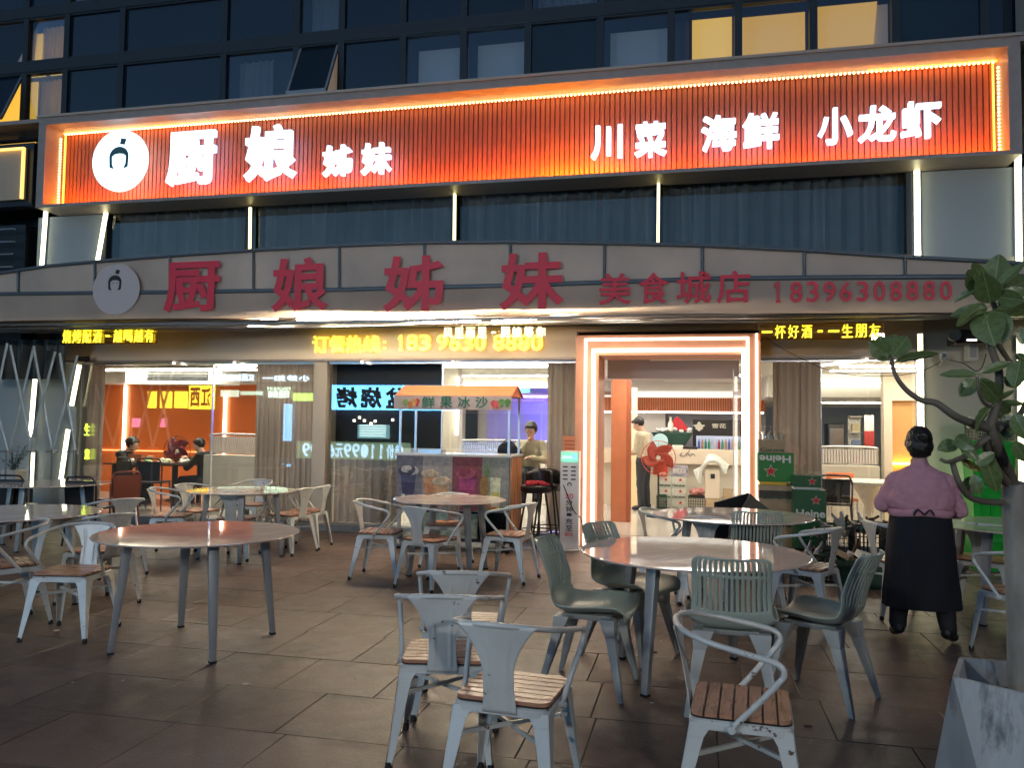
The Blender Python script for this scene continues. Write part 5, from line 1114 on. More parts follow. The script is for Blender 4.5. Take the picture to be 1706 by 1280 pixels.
blob(mb, 'cloth', mat('red_fabric', (.45, .03, .04), .85), rc_, .010, 2, (.03, .04))

# ------------------------------------------------------------------ power-bank charging column
YK = 9.85; q = rect(933, 752, 964, 913, YK); kk = thing('charging_column', 'slim white charging column with a green screen and 30分钟充至80% lettering', 'charging station', ((q[0]+q[1])/2, YK, 0))
zt2 = q[3]; bx(q[0], q[1], YK, YK+.16, .02, zt2).build('body', mat('kiosk_white', (.74, .72, .70), .35), kk, bevel=.006); bx(q[0]-.03, q[1]+.03, YK-.05, YK+.2, 0, .02).build('base', white_paint, kk, bevel=.004)
sx0, sx1 = q[0]+.012, q[1]-.012; scn = bx(sx0, sx1, YK-.004, YK-.001, zt2-.135, zt2-.012).build('screen', emit('green_screen', (.02, .62, .36), .3), kk)
bx(sx0+.13, sx1-.02, YK-.006, YK-.0045, zt2-.10, zt2-.04).build('screen_panel', emit('screen_blue', (.1, .45, .8), .35), scn); text_mb('扫码充电', sx0+.01, sx0+.12, zt2-.09, zt2-.06, YK-.0045, .002, 0).build('screen_text', emit('screen_text', (.8, 1, .9), .4), scn)
for r_ in range(4):
    for c_ in range(2): bx(sx0+.02+c_*.1, sx0+.08+c_*.1, YK-.004, YK-.001, zt2-.20-r_*.05, zt2-.185-r_*.05).build('slot', dark_metal, kk)
MB().tube([(q[0]+.115+.022*math.cos(a), YK-.002, .80+.022*math.sin(a)) for a in [R(-40+260*i/12) for i in range(13)]], .006, 5).build('logo', black_print, kk)
yy = .70
for s_, h, m_ in (('30', .07, red_print), ('分', .075, black_print), ('钟', .075, black_print), ('宝', .055, black_print), ('充', .08, black_print), ('至', .08, black_print), ('80%', .055, red_print)):
    w = .085 if len(s_) == 1 else .10
    if s_ == '宝': MB().box((sx0+sx1)/2-.03, (sx0+sx1)/2+.03, YK-.003, YK-.001, yy-h+.01, yy-.01).build('icon', black_print, kk)
    else: text_mb(s_, (sx0+sx1)/2-w/2, (sx0+sx1)/2+w/2, yy-h, yy-.01, YK-.001, .002, .006).build('lettering', m_, kk)
    yy -= h+.006
q = rect(938, 733, 962, 752, D-.02); nt_ = thing('orange_notice', 'small orange notice fixed beside the portal above the charging column', 'notice', ((q[0]+q[1])/2, D-.03, q[2])); bx(q[0], q[1], D-.03, D-.02, q[2], q[3]+.05).build('sheet', mat('notice_orange', (.62, .24, .13), .5), nt_)
for k in range(3): bx(q[0]+.02, q[1]-.03, D-.033, D-.031, q[2]+.03+.05*k, q[2]+.04+.05*k).build('printed_line', mat('notice_ink', (.3, .06, .03), .5), nt_)
tag(MB().tube(bez([W(926, 790, 10.0), W(940, 812, 9.84), W(955, 850, 9.83), W(968, 866, 9.9), W(975, 905, 9.95)], 6), .006, 6).build('power_cable', rubber, smooth=60), 'thin black cable running down across the charging column', 'cable')

# ------------------------------------------------------------------ bar counter and what stands on it
Yc = 14.9; q = rect(1050, 749, 1238, 849, Yc); bar = thing('bar_counter', 'cream bar counter with a line logo and a recessed base', 'counter', ((q[0]+q[1])/2, Yc, FI))
q1 = rect(1050, 749, 1238, 774, Yc); bx(q[0]-.6, q[1], Yc, Yc+.6, q1[2], q1[3]).build('upper_panel', cream_paint, bar, bevel=.006); bx(q[0]-.6, q[1], Yc+.12, Yc+.55, FI, q1[2]).build('base_panel', beige_wall, bar)
v = W(1146, 758, Yc); MB().tube(bez([(v.x-.1, Yc-.004, v.z+.03), (v.x-.14, Yc-.004, v.z-.01), (v.x-.07, Yc-.004, v.z-.03), (v.x-.03, Yc-.004, v.z+.02), (v.x+.02, Yc-.004, v.z+.06), (v.x+.03, Yc-.004, v.z+.09)], 4), .005, 5).build('logo', black_print, bar)
text_mb('Bar', v.x-.02, v.x+.13, v.z-.04, v.z+.03, Yc-.001, .004, 0).build('logo_text', black_print, bar) if False else MB().tube(bez([(v.x-.03, Yc-.004, v.z-.03), (v.x, Yc-.004, v.z+.02), (v.x+.04, Yc-.004, v.z-.03), (v.x+.08, Yc-.004, v.z+.02), (v.x+.13, Yc-.004, v.z-.02)], 4), .005, 5).build('logo', black_print, bar)
zc_ = q1[3]
def small(name, label, cat, px, y, w, d, h, m, z=None, grp=None, bev=.006):
    v = W(px, 750, y); t = bx(v.x-w/2, v.x+w/2, y-d/2, y+d/2, z if z is not None else zc_, (z if z is not None else zc_)+h).build(name, m, bevel=bev); return tag(t, label, cat, grp)
small('napkin_box', 'white box on the bar counter, left of the black tray', 'box', 1129, Yc+.15, .2, .15, .07, white_paint); small('black_tray', 'flat black tray on the bar counter', 'tray', 1150, Yc+.15, .26, .2, .045, black_plastic)
# ice dish with boat-shaped display
v = W(1120, 745, Yc+.25); bt = thing('display_boat', 'dark basket heaped with ice, red cloth and white bottle on the bar', 'basket', (v.x, Yc+.3, zc_))
MB().hull8([(-.22, -.12, .05), (.22, -.12, .05), (.22, .12, .05), (-.22, .12, .05)], [(-.38, -.18, .30), (.38, -.18, .30), (.38, .18, .30), (-.38, .18, .30)]).build('basket', mat('dark_green_basket', (.015, .06, .045), .5), bt, local=True, bevel=.02)
MB().lathe([(.12, 0), (.1, .05)], 16).build('foot', dark_metal, bt, local=True); mb = MB()
for i in range(30): rr = random.Random(i); ellip(mb, (rr.uniform(-.33, .33), rr.uniform(-.15, .1), .31+rr.uniform(0, .06)), .05, .05, .035, None, 8)
mb.build('ice', mat('ice', (.7, .74, .76), .15), bt, local=True, smooth=60)
MB().hull8([(-.1, -.05, .33), (.33, -.05, .33), (.33, .1, .33), (-.1, .1, .33)], [(.05, 0, .58), (.12, 0, .58), (.12, .03, .58), (.05, .03, .58)]).build('red_cloth', mat('red_fabric', (.45, .03, .04), .85), bt, local=True, bevel=.02)
MB().lathe([(.05, .33), (.05, .45), (.02, .52), (.02, .58)], 14, (-.03, -.12, 0)).build('bottle', white_paint, bt, local=True, smooth=50)
MB().tube([(-.42, -.2, .31), (-.42, -.2, .12), (-.46, -.2, .1)], .004, 5)
lp = thing('round_plate', 'pale blue round plate propped on the bar above the fan', 'plate', (W(1100, 738, Yc+.1).x, Yc+.1, zc_)); MB().lathe([(.13, 0), (.14, .008), (.12, .014)], 28, (0, 0, .135), rot=Matrix.Rotation(R(82), 3, 'X')).build('disc', mat('pale_blue', (.35, .55, .62), .3), lp, local=True, smooth=40)
# drinks refrigerator
q = rect(1154, 700, 1262, 850, 16.0); rf = thing('drinks_refrigerator', 'tall black drinks refrigerator with a lit glass front, behind the bar at right', 'refrigerator', ((q[0]+q[1])/2, 16, FI))
bx(q[0], q[1], 16, 16.6, FI, q[3]).build('body', black_plastic, rf, bevel=.01)
qz = rect(1160, 727, 1262, 850, 15.99); bx(qz[0], qz[1], 15.985, 15.998, .3, qz[3]).build('lit_interior', emit('fridge_glow', (.35, .5, .85), .14), rf)
rr = random.Random(9)
for k in range(15): 
    x = qz[0]+.05+k*.062; c_ = rr.choice(((.5, .03, .05), (.7, .7, .7), (.05, .3, .1), (.1, .15, .5), (.6, .3, .05)))
    for z_ in (qz[3]-.26, qz[3]-.62): MB().lathe([(.022, 0), (.022, .13), (.009, .17), (.009, .2)], 10, (x, 15.96, z_)).build('bottle', mat('btl%.2f%.2f' % c_[:2], c_, .2), rf, smooth=50)
MB().prism([(q[0]+.12+.09*math.cos(a)*(1+.3*math.sin(5*a)), q[3]-.13+.07*math.sin(a)*(1+.3*math.cos(4*a))) for a in [2*math.pi*i/30 for i in range(30)]], 15.98, 15.99).build('emblem', white_paint, rf)
text_mb('雪花', q[0]+.36, q[0]+.62, q[3]-.16, q[3]-.07, 15.995, .004, .02).build('lettering', white_paint, rf)
# beer cartons stacked by the bar
def star(cx, cz, r, Y, m, par, nm='star'): 
    return MB().prism([(cx+r*(1 if k % 2 == 0 else .42)*math.sin(math.pi*k/5), cz+r*(1 if k % 2 == 0 else .42)*math.cos(math.pi*k/5)) for k in range(10)], Y-.003, Y).build(nm, m, par)
star_red = mat('star_red', (.60, .02, .015), .45); beer_green = mat('beer_green', (.015, .10, .03), .4, var=.06); beer_white = mat('carton_white', (.62, .64, .58), .5, var=.1, vscale=18); kraft = mat('kraft_board', (.42, .31, .19), .7, var=.08, vscale=10)
def carton(x0, x1, y, d, z0, z1, m, label, word=None, wcol=None, flip=False, starpos=None, sr=None, grp='beer cartons', rz=0, ring=False, half=1.0):
    w, h = x1-x0, z1-z0; t = thing('beer_carton', label, 'box', ((x0+x1)/2, y, z0), group=grp)
    bx(x0, x1, y, y+d, z0, z1).build('carton', m, t, bevel=.004)
    bx((x0+x1)/2-.006, (x0+x1)/2+.006, y-.001+.0, y+d*.5, z1, z1+.0015).build('tape', kraft, t)
    if word:
        zz = (z0+.10*h, z0+.36*h) if not flip else (z0+.66*h, z0+.92*h); a, b = x0+.06*w, x0+(.06+.9*half)*w
        if flip: a, b = x0+.04*w, x1-.08*w
        text_mb(word, a, b, zz[0], zz[1], y, .003, .03, flip=flip).build('lettering', wcol, t)
    if starpos:
        star(x0+starpos[0]*w, z0+starpos[1]*h, sr*h, y, white_paint if m is not beer_white else star_red, t, 'star_outline'); star(x0+starpos[0]*w, z0+starpos[1]*h, sr*h*.84, y-.003, star_red, t)
    return t
wl = mat('word_white', (.7, .7, .62), .5); wg = mat('word_green', (.04, .09, .05), .5)
for r_ in range(3):
    for c_ in range(2):
        q = rect(1095+c_*24, 793+r_*17.5, 1118.5+c_*24, 810+r_*17.5, 14.3); carton(q[0], q[1], 14.3, .35, FI+(2-r_)*.195, FI+(2-r_)*.195+.19, beer_white, '%s white beer carton with a red star, %s row of the stack by the bar' % (('left', 'right')[c_], ('top', 'middle', 'bottom')[r_]), 'Heineken', wg, starpos=(.62, .72), sr=.20, grp='white beer cartons stacked at the bar')
zz = FI+3*.195; q = rect(1118, 776, 1146, 793, 14.3); pk = carton(q[0], q[1], 14.3, .3, zz, zz+.18, mat('silver_blue', (.34, .33, .42), .3, var=.5, vscale=16), 'silver-blue shrink-wrapped pack lying on the white cartons', grp='packs on the white cartons')
text_mb('勇闯天涯', q[0]+.03, q[1]-.03, zz+.05, zz+.14, 14.3, .004, .02).build('lettering', white_paint, pk)
q = rect(1094, 774, 1111, 791, 14.2); carton(q[0], q[1], 14.25, .2, zz, zz+.2, star_red, 'small red carton standing on the left column of white cartons', '可乐', wl, grp='packs on the white cartons')
def crate(x0, x1, y, d, z0, h, m, label, grp='plastic crates', fill=None, n=7):
    t = thing('plastic_crate', label, 'crate', ((x0+x1)/2, y+d/2, z0), group=grp); w = x1-x0
    bx(x0, x1, y, y+d, z0, z0+.012).build('bottom', m, t); bx(x0-.006, x1+.006, y-.006, y+.006, z0+h-.03, z0+h).box(x0-.006, x1+.006, y+d-.006, y+d+.006, z0+h-.03, z0+h).box(x0-.006, x0+.006, y+.006, y+d-.006, z0+h-.03, z0+h).box(x1-.006, x1+.006, y+.006, y+d-.006, z0+h-.03, z0+h).build('rim', m, t)
    mb = MB(); nx_ = max(6, int(w/.035)); ny_ = max(5, int(d/.035))
    for k in range(nx_+1): x = x0+w*k/nx_; mb.box(x-.004, x+.004, y-.003, y+.003, z0, z0+h-.03).box(x-.004, x+.004, y+d-.003, y+d+.003, z0, z0+h-.03)
    for k in range(ny_+1): yy_ = y+d*k/ny_; mb.box(x0-.003, x0+.003, yy_-.004, yy_+.004, z0, z0+h-.03).box(x1-.003, x1+.003, yy_-.004, yy_+.004, z0, z0+h-.03)
    for j in range(1, 5): zz_ = z0+(h-.03)*j/5; mb.box(x0, x1, y-.0025, y+.0025, zz_-.004, zz_+.004).box(x0, x1, y+d-.0025, y+d+.0025, zz_-.004, zz_+.004).box(x0-.0025, x0+.0025, y, y+d, zz_-.004, zz_+.004).box(x1-.0025, x1+.0025, y, y+d, zz_-.004, zz_+.004)
    tag(mb.build('lattice', m, t), kind='stuff'); return t
dark_green = mat('dark_green_plastic', (.012, .055, .032), .4); blk = mat('black_crate', (.02, .022, .02), .4)
q = rect(1094, 820, 1110, 846, 13.9); crate(q[0], q[1], 13.9, .3, FI, .28, dark_green, 'small dark green crate in front of the white cartons', 'crates at the bar')
q = rect(1147, 820, 1175, 846, 14.2); crate(q[0], q[1], 14.2, .35, FI, .26, blk, 'black crate of pink bulbs beside the water cooler stool', 'crates at the bar')
pb = thing('pink_bulbs', 'heap of pink onions piled on the black crate', 'vegetables', ((q[0]+q[1])/2, 14.35, FI+.24))
for i in range(16): rr = random.Random(i+5); MB().lathe([(.02, -.04), (.045, -.01), (.045, .02), (.012, .045)], 12, (rr.uniform(-.11, .11), rr.uniform(-.1, .1), .04+.08*(i/16)*rr.random()+.02)).build('bulb', mat('pink_bulb', (.55, .22, .2), .35), pb, local=True, smooth=60)
# towel heap on a cooler
q = rect(1170, 768, 1206, 846, 14.0); wc = thing('water_cooler', 'cream box-shaped cooler standing on a carton in front of the bar', 'cooler', ((q[0]+q[1])/2, 14.0, FI)); w = q[1]-q[0]
bx(-.12, .12, 0, .25, 0, .24).build('carton_base', kraft, wc, local=True, bevel=.004); bx(-.13, .11, .02, .24, .24, .72).build('body', cream_paint, wc, local=True, bevel=.02); bx(-.04, .03, .01, .02, .58, .66).build('tap_panel', black_plastic, wc, local=True)
tw = thing('white_towel', 'bundle of white hose and towel draped over the cream cooler', 'towel', ((q[0]+q[1])/2, 14.1, FI+.72)); mb = MB()
for k in range(7): mb.tube(bez([(-.22-.015*k, -.10+.02*k, -.22+.03*k), (-.19+.01*k, -.10+.02*k, .02+.01*k), (-.06, -.08+.03*k, .15+.014*k), (.09, -.08+.03*k, .13+.012*k), (.20+.008*k, -.10+.02*k, -.05+.02*k)], 5), .028, 7)
mb.build('coil', mat('white_cloth', (.6, .62, .58), .7, var=.06), tw, local=True, smooth=60)
small('small_carton', 'small kraft carton beside the cooler', 'box', 1213, 14.1, .16, .14, .14, kraft, z=.36); small('carton', 'kraft carton under the small one, by the cooler', 'box', 1213, 14.1, .2, .2, .27, kraft, z=FI)

# ------------------------------------------------------------------ beer stacks to the right of the portal
YB1 = 9.95; fl = 0
q = rect(1266, 835, 1320, 885, YB1); x0, x1 = q[0], q[1]
zs = [0, .21, .46]
za = W(1292, 835, YB1).z; zb2 = W(1292, 805, YB1).z; zc2 = W(1292, 758, YB1).z; zd2 = W(1288, 733, YB1).z
carton(x0+.0, x1, YB1, .4, 0, za*.5, kraft, 'brown beer carton at the bottom of the stack beside the portal', 'Corona', wg, grp='stack right of the portal'); carton(x0, x1+.005, YB1+.003, .4, za*.5+.002, za, kraft, 'brown beer carton second from the bottom beside the portal', 'Corona', wg, grp='stack right of the portal')
cc = carton(x0-.01, x1, YB1-.003, .4, za+.002, zb2-.03, kraft, 'brown beer carton with a dark band, under the yellow board and green carton', 'Corona', wg, grp='stack right of the portal'); bx(x0-.01, x1, YB1-.006, YB1-.004, za+.03, za+.12).build('dark_band', mat('dark_band', (.06, .045, .03), .6), cc)
tag(bx(x0, x1-.06, YB1, YB1+.35, zb2-.026, zb2+.012).build('yellow_board', mat('yellow_board', (.7, .42, .03), .5), bevel=.004), 'thin yellow board between the brown and the green carton', 'board')
carton(x0-.02, x1+.02, YB1, .38, zb2+.014, zc2+.02, emit('lit_green_carton', (.02, .2, .03), .06) if False else mat('bright_green_carton', (.03, .22, .045), .35, var=.08), 'bright green beer carton standing upside down with a red star', 'Heine', wl, flip=True, starpos=(.36, .36), sr=.24, grp='stack right of the portal')
carton(x0-.01, x1-.07, YB1+.02, .36, zc2+.022, zd2, kraft, 'brown beer carton on top of the upside-down green one', 'Corona', wg, grp='stack right of the portal')
q = rect(1323, 818, 1377, 882, 9.7); x0, x1 = q[0], q[1]; z1 = W(1350, 817, 9.7).z; z0 = W(1350, 868, 9.7).z
carton(x0, x1, 9.7, .38, 0, z0*.55, beer_green, 'dark green beer carton at the floor of the second stack', 'Heine', wl, starpos=(.6, .6), sr=.2, grp='dark green carton stack'); carton(x0+.01, x1+.005, 9.698, .38, z0*.55+.002, z0, beer_green, 'dark green beer carton second from the floor of the second stack', None, None, starpos=(.6, .4), sr=.34, grp='dark green carton stack')
carton(x0, x1, 9.7, .38, z0+.002, z1, beer_green, 'dark green beer carton with large white lettering and a red star', 'Heine', wl, starpos=(.68, .66), sr=.17, grp='dark green carton stack')
carton(x0, x1-.05, 9.74, .34, z1+.03, z1+.16, beer_green, 'flat dark carton with a red star on top of the second stack', None, None, starpos=(.68, .5), sr=.40, grp='dark green carton stack'); tag(bx(x0, x1-.08, 9.76, 10, z1+.002, z1+.028).build('white_flap', white_paint), 'white cardboard flaps between the two upper dark cartons', 'cardboard')
# wine glasses on the stack top
for i in range(5):
    x = W(1266+i*9, 715, YB1+.2).x; g_ = thing('wine_glass', ('leftmost upturned clear glass on the topmost brown carton', 'second clear glass from the left on the topmost brown carton', 'middle clear glass of the five on the topmost brown carton', 'fourth clear glass from the left on the topmost brown carton', 'rightmost upturned clear glass, beside the brown curtain')[i], 'glass', (x, YB1+.2, zd2), group='clear glasses on the carton stack')
    MB().lathe([(.032, 0), (.036, .05), (.024, .085), (.004, .10), (.004, .15), (.03, .158)], 14).build('bowl', glass('drinking_glass', (.9, .92, .92), .15) if 'drinking_glass' not in MATS else MATS['drinking_glass'], g_, local=True, smooth=60)
# black boards leaning in front
kb = thing('black_boards', 'folded black foam boards leaning in a heap between the entrance and the cartons', 'board', (W(1240, 860, 8.9).x, 8.9, 0)); v = [W(a, b, 8.9) for a, b in ((1192, 835), (1245, 822), (1262, 852), (1192, 900), (1300, 900), (1240, 832))]
def slab3(pts, th, nm, m, par): 
    P_ = [Vector(p) for p in pts]; n_ = (P_[1]-P_[0]).cross(P_[2]-P_[0]).normalized()*th; k = len(P_)
    return MB().add([tuple(p) for p in P_]+[tuple(p+n_) for p in P_], [tuple(range(k)), tuple(range(k, 2*k))[::-1]]+[(i, (i+1) % k, k+(i+1) % k, k+i) for i in range(k)]).build(nm, m, par)
pb_ = lambda x, y, Y: tuple(W(x, y, Y))
fo = mat('black_foam', (.03, .032, .035), .6, var=.1)
slab3([pb_(1192, 838, 8.8), pb_(1248, 822, 9.2), (W(1240, 850, 9.3).x, 9.3, .02), (W(1192, 850, 8.8).x, 8.8, .02)], .02, 'board', fo, kb); slab3([pb_(1248, 823, 9.2), pb_(1236, 848, 8.9), (W(1232, 860, 8.9).x, 8.85, .02), pb_(1290, 862, 9.1)], .015, 'board', fo, kb)
slab3([pb_(1250, 824, 9.25), pb_(1296, 860, 9.3), (W(1300, 880, 9.2).x, 9.2, .02), (W(1230, 880, 9.0).x, 9.0, .02), pb_(1234, 846, 9.0)], .012, 'board', mat('grey_foam', (.07, .075, .08), .6), kb)
# baskets with bottles on the floor
bottle_m = [mat('bottle_green', (.01, .06, .02), .08, spec=.8), mat('bottle_brown', (.06, .025, .01), .08, spec=.8), mat('can_grey', (.25, .25, .24), .3)]
kraft_l = mat('bottle_label', (.3, .27, .18), .6)
def bottle(x, y, z, h, m, label, rot, grp):
    t = thing('bottle', label, 'bottle', (x, y, z), rot=rot, group=grp); MB().lathe([(.02, 0), (.032, .004), (.033, h*.55), (.014, h*.74), (.013, h*.96), (.015, h)], 14).build('glass_body', m, t, local=True, smooth=45); MB().lathe([(.0338, h*.22), (.0338, h*.38)], 14).build('label', kraft_l, t, local=True, smooth=45)
def fillb(x0, x1, y0, y1, z, n, seed, where):
    rr = random.Random(seed)
    for i in range(n): bottle(rr.uniform(x0, x1), rr.uniform(y0, y1), z+rr.uniform(-.06, .02), .22, bottle_m[rr.choice((0, 0, 1, 2))], 'empty bottle tumbled in the '+where, (rr.uniform(-1.5, 1.5), rr.uniform(-.9, .9), rr.uniform(0, 6)), 'empty bottles in the '+where)
q = rect(1330, 900, 1397, 950, 8.6); crate(q[0], q[1], 8.6, .4, 0, .27, blk, 'black lattice crate of empties behind the armchair at the rear table', 'floor crates of empties'); fillb(q[0]+.06, q[1]-.06, 8.68, 8.92, .2, 7, 1, 'crate left of the green tub')
q = rect(1395, 914, 1485, 948, 8.35); tb = thing('storage_tub', 'low dark green tub of rubbish left of the woman in pink', 'tub', ((q[0]+q[1])/2, 8.35, 0)); mb = MB()
for a, b, c, d in ((q[0], q[1], 8.35, 8.36), (q[0], q[1], 8.80, 8.81), (q[0], q[0]+.01, 8.36, 8.80), (q[1]-.01, q[1], 8.36, 8.80)): mb.box(a, b, c, d, 0, .26)
mb.build('wall', dark_green, tb); bx(q[0], q[1], 8.36, 8.8, .001, .012).build('bottom', dark_green, tb); text_mb('99', q[0]+.35, q[0]+.45, .1, .13, 8.35, .002, 0).build('mark', white_paint, tb) if False else None
fillb(q[0]+.1, q[1]-.1, 8.45, 8.72, .2, 5, 2, 'low green tub')
for i, (dx, rz, sz) in enumerate(((.1, .3, (.2, .14, .05)), (.28, .9, (.18, .1, .06)), (.42, -.4, (.16, .12, .03)), (.2, 1.4, (.14, .05, .04)))):
    tag(bx(-sz[0]/2, sz[0]/2, -sz[1]/2, sz[1]/2, 0, sz[2]).build('scrap_carton', [kraft, white_paint, kraft, white_paint][i], origin=(0, 0, 0)), ('torn brown carton lying in the low green tub', 'white carton scrap standing in the green tub', 'flat brown scrap at the right of the green tub', 'small white scrap in the green tub')[i], 'box').location = (q[0]+dx, 8.5+.05*i, .25)
for o in [o for o in COL.objects if o.name.startswith('scrap_carton')]: o.rotation_euler = (.4, .3, random.uniform(0, 3))
q = rect(1372, 876, 1424, 915, 9.1); crate(q[0], q[1], 9.1, .36, .0, W(1400, 878, 9.1).z, blk, 'tall black lattice crate of bottles in front of the dark cartons', 'floor crates of empties'); fillb(q[0]+.06, q[1]-.06, 9.2, 9.4, W(1400, 878, 9.1).z-.06, 8, 3, 'tall black crate')
q = rect(1425, 872, 1478, 915, 9.0); crate(q[0], q[1], 9.0, .36, .0, W(1450, 874, 9.0).z, blk, 'second black lattice crate of bottles, next to the woman in pink', 'floor crates of empties'); fillb(q[0]+.06, q[1]-.06, 9.1, 9.3, W(1450, 874, 9.0).z-.06, 8, 4, 'crate nearest the woman')
# inside the right window: orange chair, round table, dark chair
ot = thing('orange_chair', 'small orange-backed chair inside the right window', 'chair', (W(1400, 830, 12.6).x, 12.6, FI)); q = rect(1380, 788, 1421, 808, 12.6)
bx(-.19, .19, 0, .03, q[2]-FI, q[3]-FI).build('backrest', emit('orange_shine', (.5, .12, .04), 0) if False else mat('orange_chair', (.80, .22, .08), .3), ot, local=True, bevel=.04); bx(-.19, .19, -.35, 0, .42, .45).build('seat', mat('orange_chair', (.80, .22, .08), .3), ot, local=True, bevel=.01)
for a in (-.17, .17):
    for b in (-.33, -.02): MB().tube([(a, b, 0), (a, b, .42)], .012, 6).build('leg', steel, ot, local=True)
    MB().tube([(a, .015, .42), (a, .015, q[2]-FI+.02)], .012, 6).build('back_post', steel, ot, local=True)
rt_ = thing('pedestal_table', 'white-topped dark round table with a flared base inside the right window', 'table', (W(1446, 805, 12.1).x, 12.1, FI)); MB().lathe([(.50, .69), (.52, .70), (.52, .72), (.50, .725)], 48).build('table_top', white_paint, rt_, local=True, smooth=40); MB().lathe([(.28, 0), (.27, .02), (.08, .15), (.06, .4), (.2, .66), (.3, .69)], 32).build('pedestal', cream_paint, rt_, local=True, smooth=50)
dk = copy_tree(bc); dk.location = (W(1393, 840, 11.5).x, 11.5, FI); dk.rotation_euler.z = R(-10); dk['label'] = 'black high-backed chair inside the right window, behind the dark cartons'; dk['group'] = 'black chairs inside the right window'

# ------------------------------------------------------------------ wall fittings at right
sp = thing('wall_speaker', 'white speaker box on the right wall under the canopy', 'speaker', (W(1621, 585, D-.2).x, D-.2, W(1621, 600, D-.2).z)); q = rect(1613, 568, 1630, 600, D-.25); bx(q[0], q[1], D-.25, D-.08, q[2], q[3]).build('cabinet', white_paint, sp, bevel=.008); bx(q[0]+.02, q[1]-.02, D-.256, D-.25, q[2]+.03, q[3]-.02).build('grille', mat('grille', (.45, .42, .38), .7), sp)
bp_ = thing('air_curtain_box', 'dark brown box with a round end fixed above the speaker', 'device', (W(1610, 570, D-.3).x, D-.3, W(1610, 570, D-.3).z)); q = rect(1592, 549, 1640, 572, D-.45); bx(q[0], q[1], D-.45, D-.1, q[2], q[3]).build('case', mat('dark_brown', (.04, .025, .02), .4), bp_, bevel=.01); MB().tube([(q[0]-.01, D-.4, (q[2]+q[3])/2+.02), (q[0]-.01, D-.46, (q[2]+q[3])/2+.02)], .07, 20).build('lens_ring', grey_steel, bp_, smooth=40); bx(q[0]+.12, q[0]+.22, D-.454, D-.45, q[2]+.03, q[2]+.045).build('indicator', emit('indicator', (1, 1, 1), 4), bp_)
fd = thing('flood_light', 'small square flood light on a bracket on the right wall', 'lamp', (W(1573, 600, D-.3).x, D-.3, W(1573, 612, D-.3).z)); q = rect(1567, 586, 1580, 599, D-.3); bx(q[0], q[1], D-.3, D-.24, q[2], q[3]).build('head', grey_steel, fd, bevel=.01); bx(q[0]+.02, q[1]-.02, D-.304, D-.3, q[2]+.02, q[3]-.02).build('lens', dark_metal, fd); MB().tube([((q[0]+q[1])/2, D-.26, q[2]), ((q[0]+q[1])/2, D-.1, q[2]-.06)], .015, 8).build('bracket', steel, fd)
tag(MB().tube(bez([W(1582, 600, D-.2), W(1606, 606, D-.2), W(1625, 618, D-.2), W(1636, 612, D-.2), W(1643, 590, D-.15)], 6), .006, 6).build('hanging_cord', rubber, smooth=60), 'short black cord looping from the flood light along the right wall', 'cable')
tag(MB().tube(bez([W(1275, 563, D-.35), W(1320, 590, D-.35), W(1390, 620, D-.35), W(1470, 627, D-.35), W(1530, 620, D-.3), W(1568, 603, D-.3)], 6), .004, 5).build('sagging_cable', rubber, smooth=60), 'thin cable sagging across the right window from the portal to the flood light', 'cable')
cm = thing('security_camera', 'small dark security camera at the top of the left wall', 'camera', (W(146, 596, D-.25).x, D-.25, W(146, 600, D-.25).z)); MB().tube([(.05, -.02, .02), (-.06, -.14, 0)], .035, 14).build('barrel', dark_metal, cm, local=True, smooth=40); MB().tube([(.05, .12, .05), (.04, 0, .02)], .012, 8).build('arm', white_paint, cm, local=True)
# white pot with a wispy plant at far left
pp = W(22, 803, 9.9); ps_ = thing('plant_stand', 'low dark stand under the white pot at the left edge', 'stand', (pp.x, 9.9, 0)); bx(-.2, .2, -.16, .16, 0, pp.z-.005).build('box', dark_metal, ps_, local=True, bevel=.01)
wpz = thing('potted_plant', 'white square pot with a wispy dark shrub at the left edge', 'plant', (pp.x, 9.9, pp.z)); MB().hull8([(-.11, -.09, 0), (.11, -.09, 0), (.11, .09, 0), (-.11, .09, 0)], [(-.13, -.11, .17), (.13, -.11, .17), (.13, .11, .17), (-.13, .11, .17)]).build('pot', white_paint, wpz, local=True, bevel=.012)
mb = MB(); rr = random.Random(11)
for i in range(26):
    a = rr.uniform(0, 6.28); r_ = rr.uniform(.05, .2); h = rr.uniform(.15, .42); pts = bez([(rr.uniform(-.05, .05), rr.uniform(-.05, .05), .15), (r_*.5*math.cos(a), r_*.5*math.sin(a), .15+h*.6), (r_*math.cos(a), r_*math.sin(a), .15+h)], 4); mb.tube(pts, .0025, 4)
    for k in range(14): p = pts[rr.randrange(2, len(pts))]+Vector((rr.uniform(-.03, .03), rr.uniform(-.03, .03), rr.uniform(-.02, .02))); d_ = Vector((rr.uniform(-1, 1), rr.uniform(-1, 1), rr.uniform(-.3, 1))).normalized()*.018; n_ = Vector((rr.uniform(-1, 1), rr.uniform(-1, 1), rr.uniform(-1, 1))).normalized()*.008; mb.add([tuple(p), tuple(p+d_*.5+n_), tuple(p+d_), tuple(p+d_*.5-n_)], [(0, 1, 2, 3)])
mb.build('foliage', mat('dark_leaf_small', (.03, .045, .03), .6), wpz, local=True)
# green neon squiggles hanging in the curtain gap
nv_ = thing('green_neon', 'two small yellow-green neon characters hanging one above the other by the left curtain', 'neon sign', (W(146, 760, D-.05).x, D-.05, W(146, 765, D).z))
for (y0, y1, ch) in ((706, 726, '生'), (748, 766, '意')): q = rect(141, y0, 150, y1, D-.05); text_mb(ch, *q, D-.05, .01, .01).build('character', emit('neon_lime', (.75, 1, .03), .5), nv_)

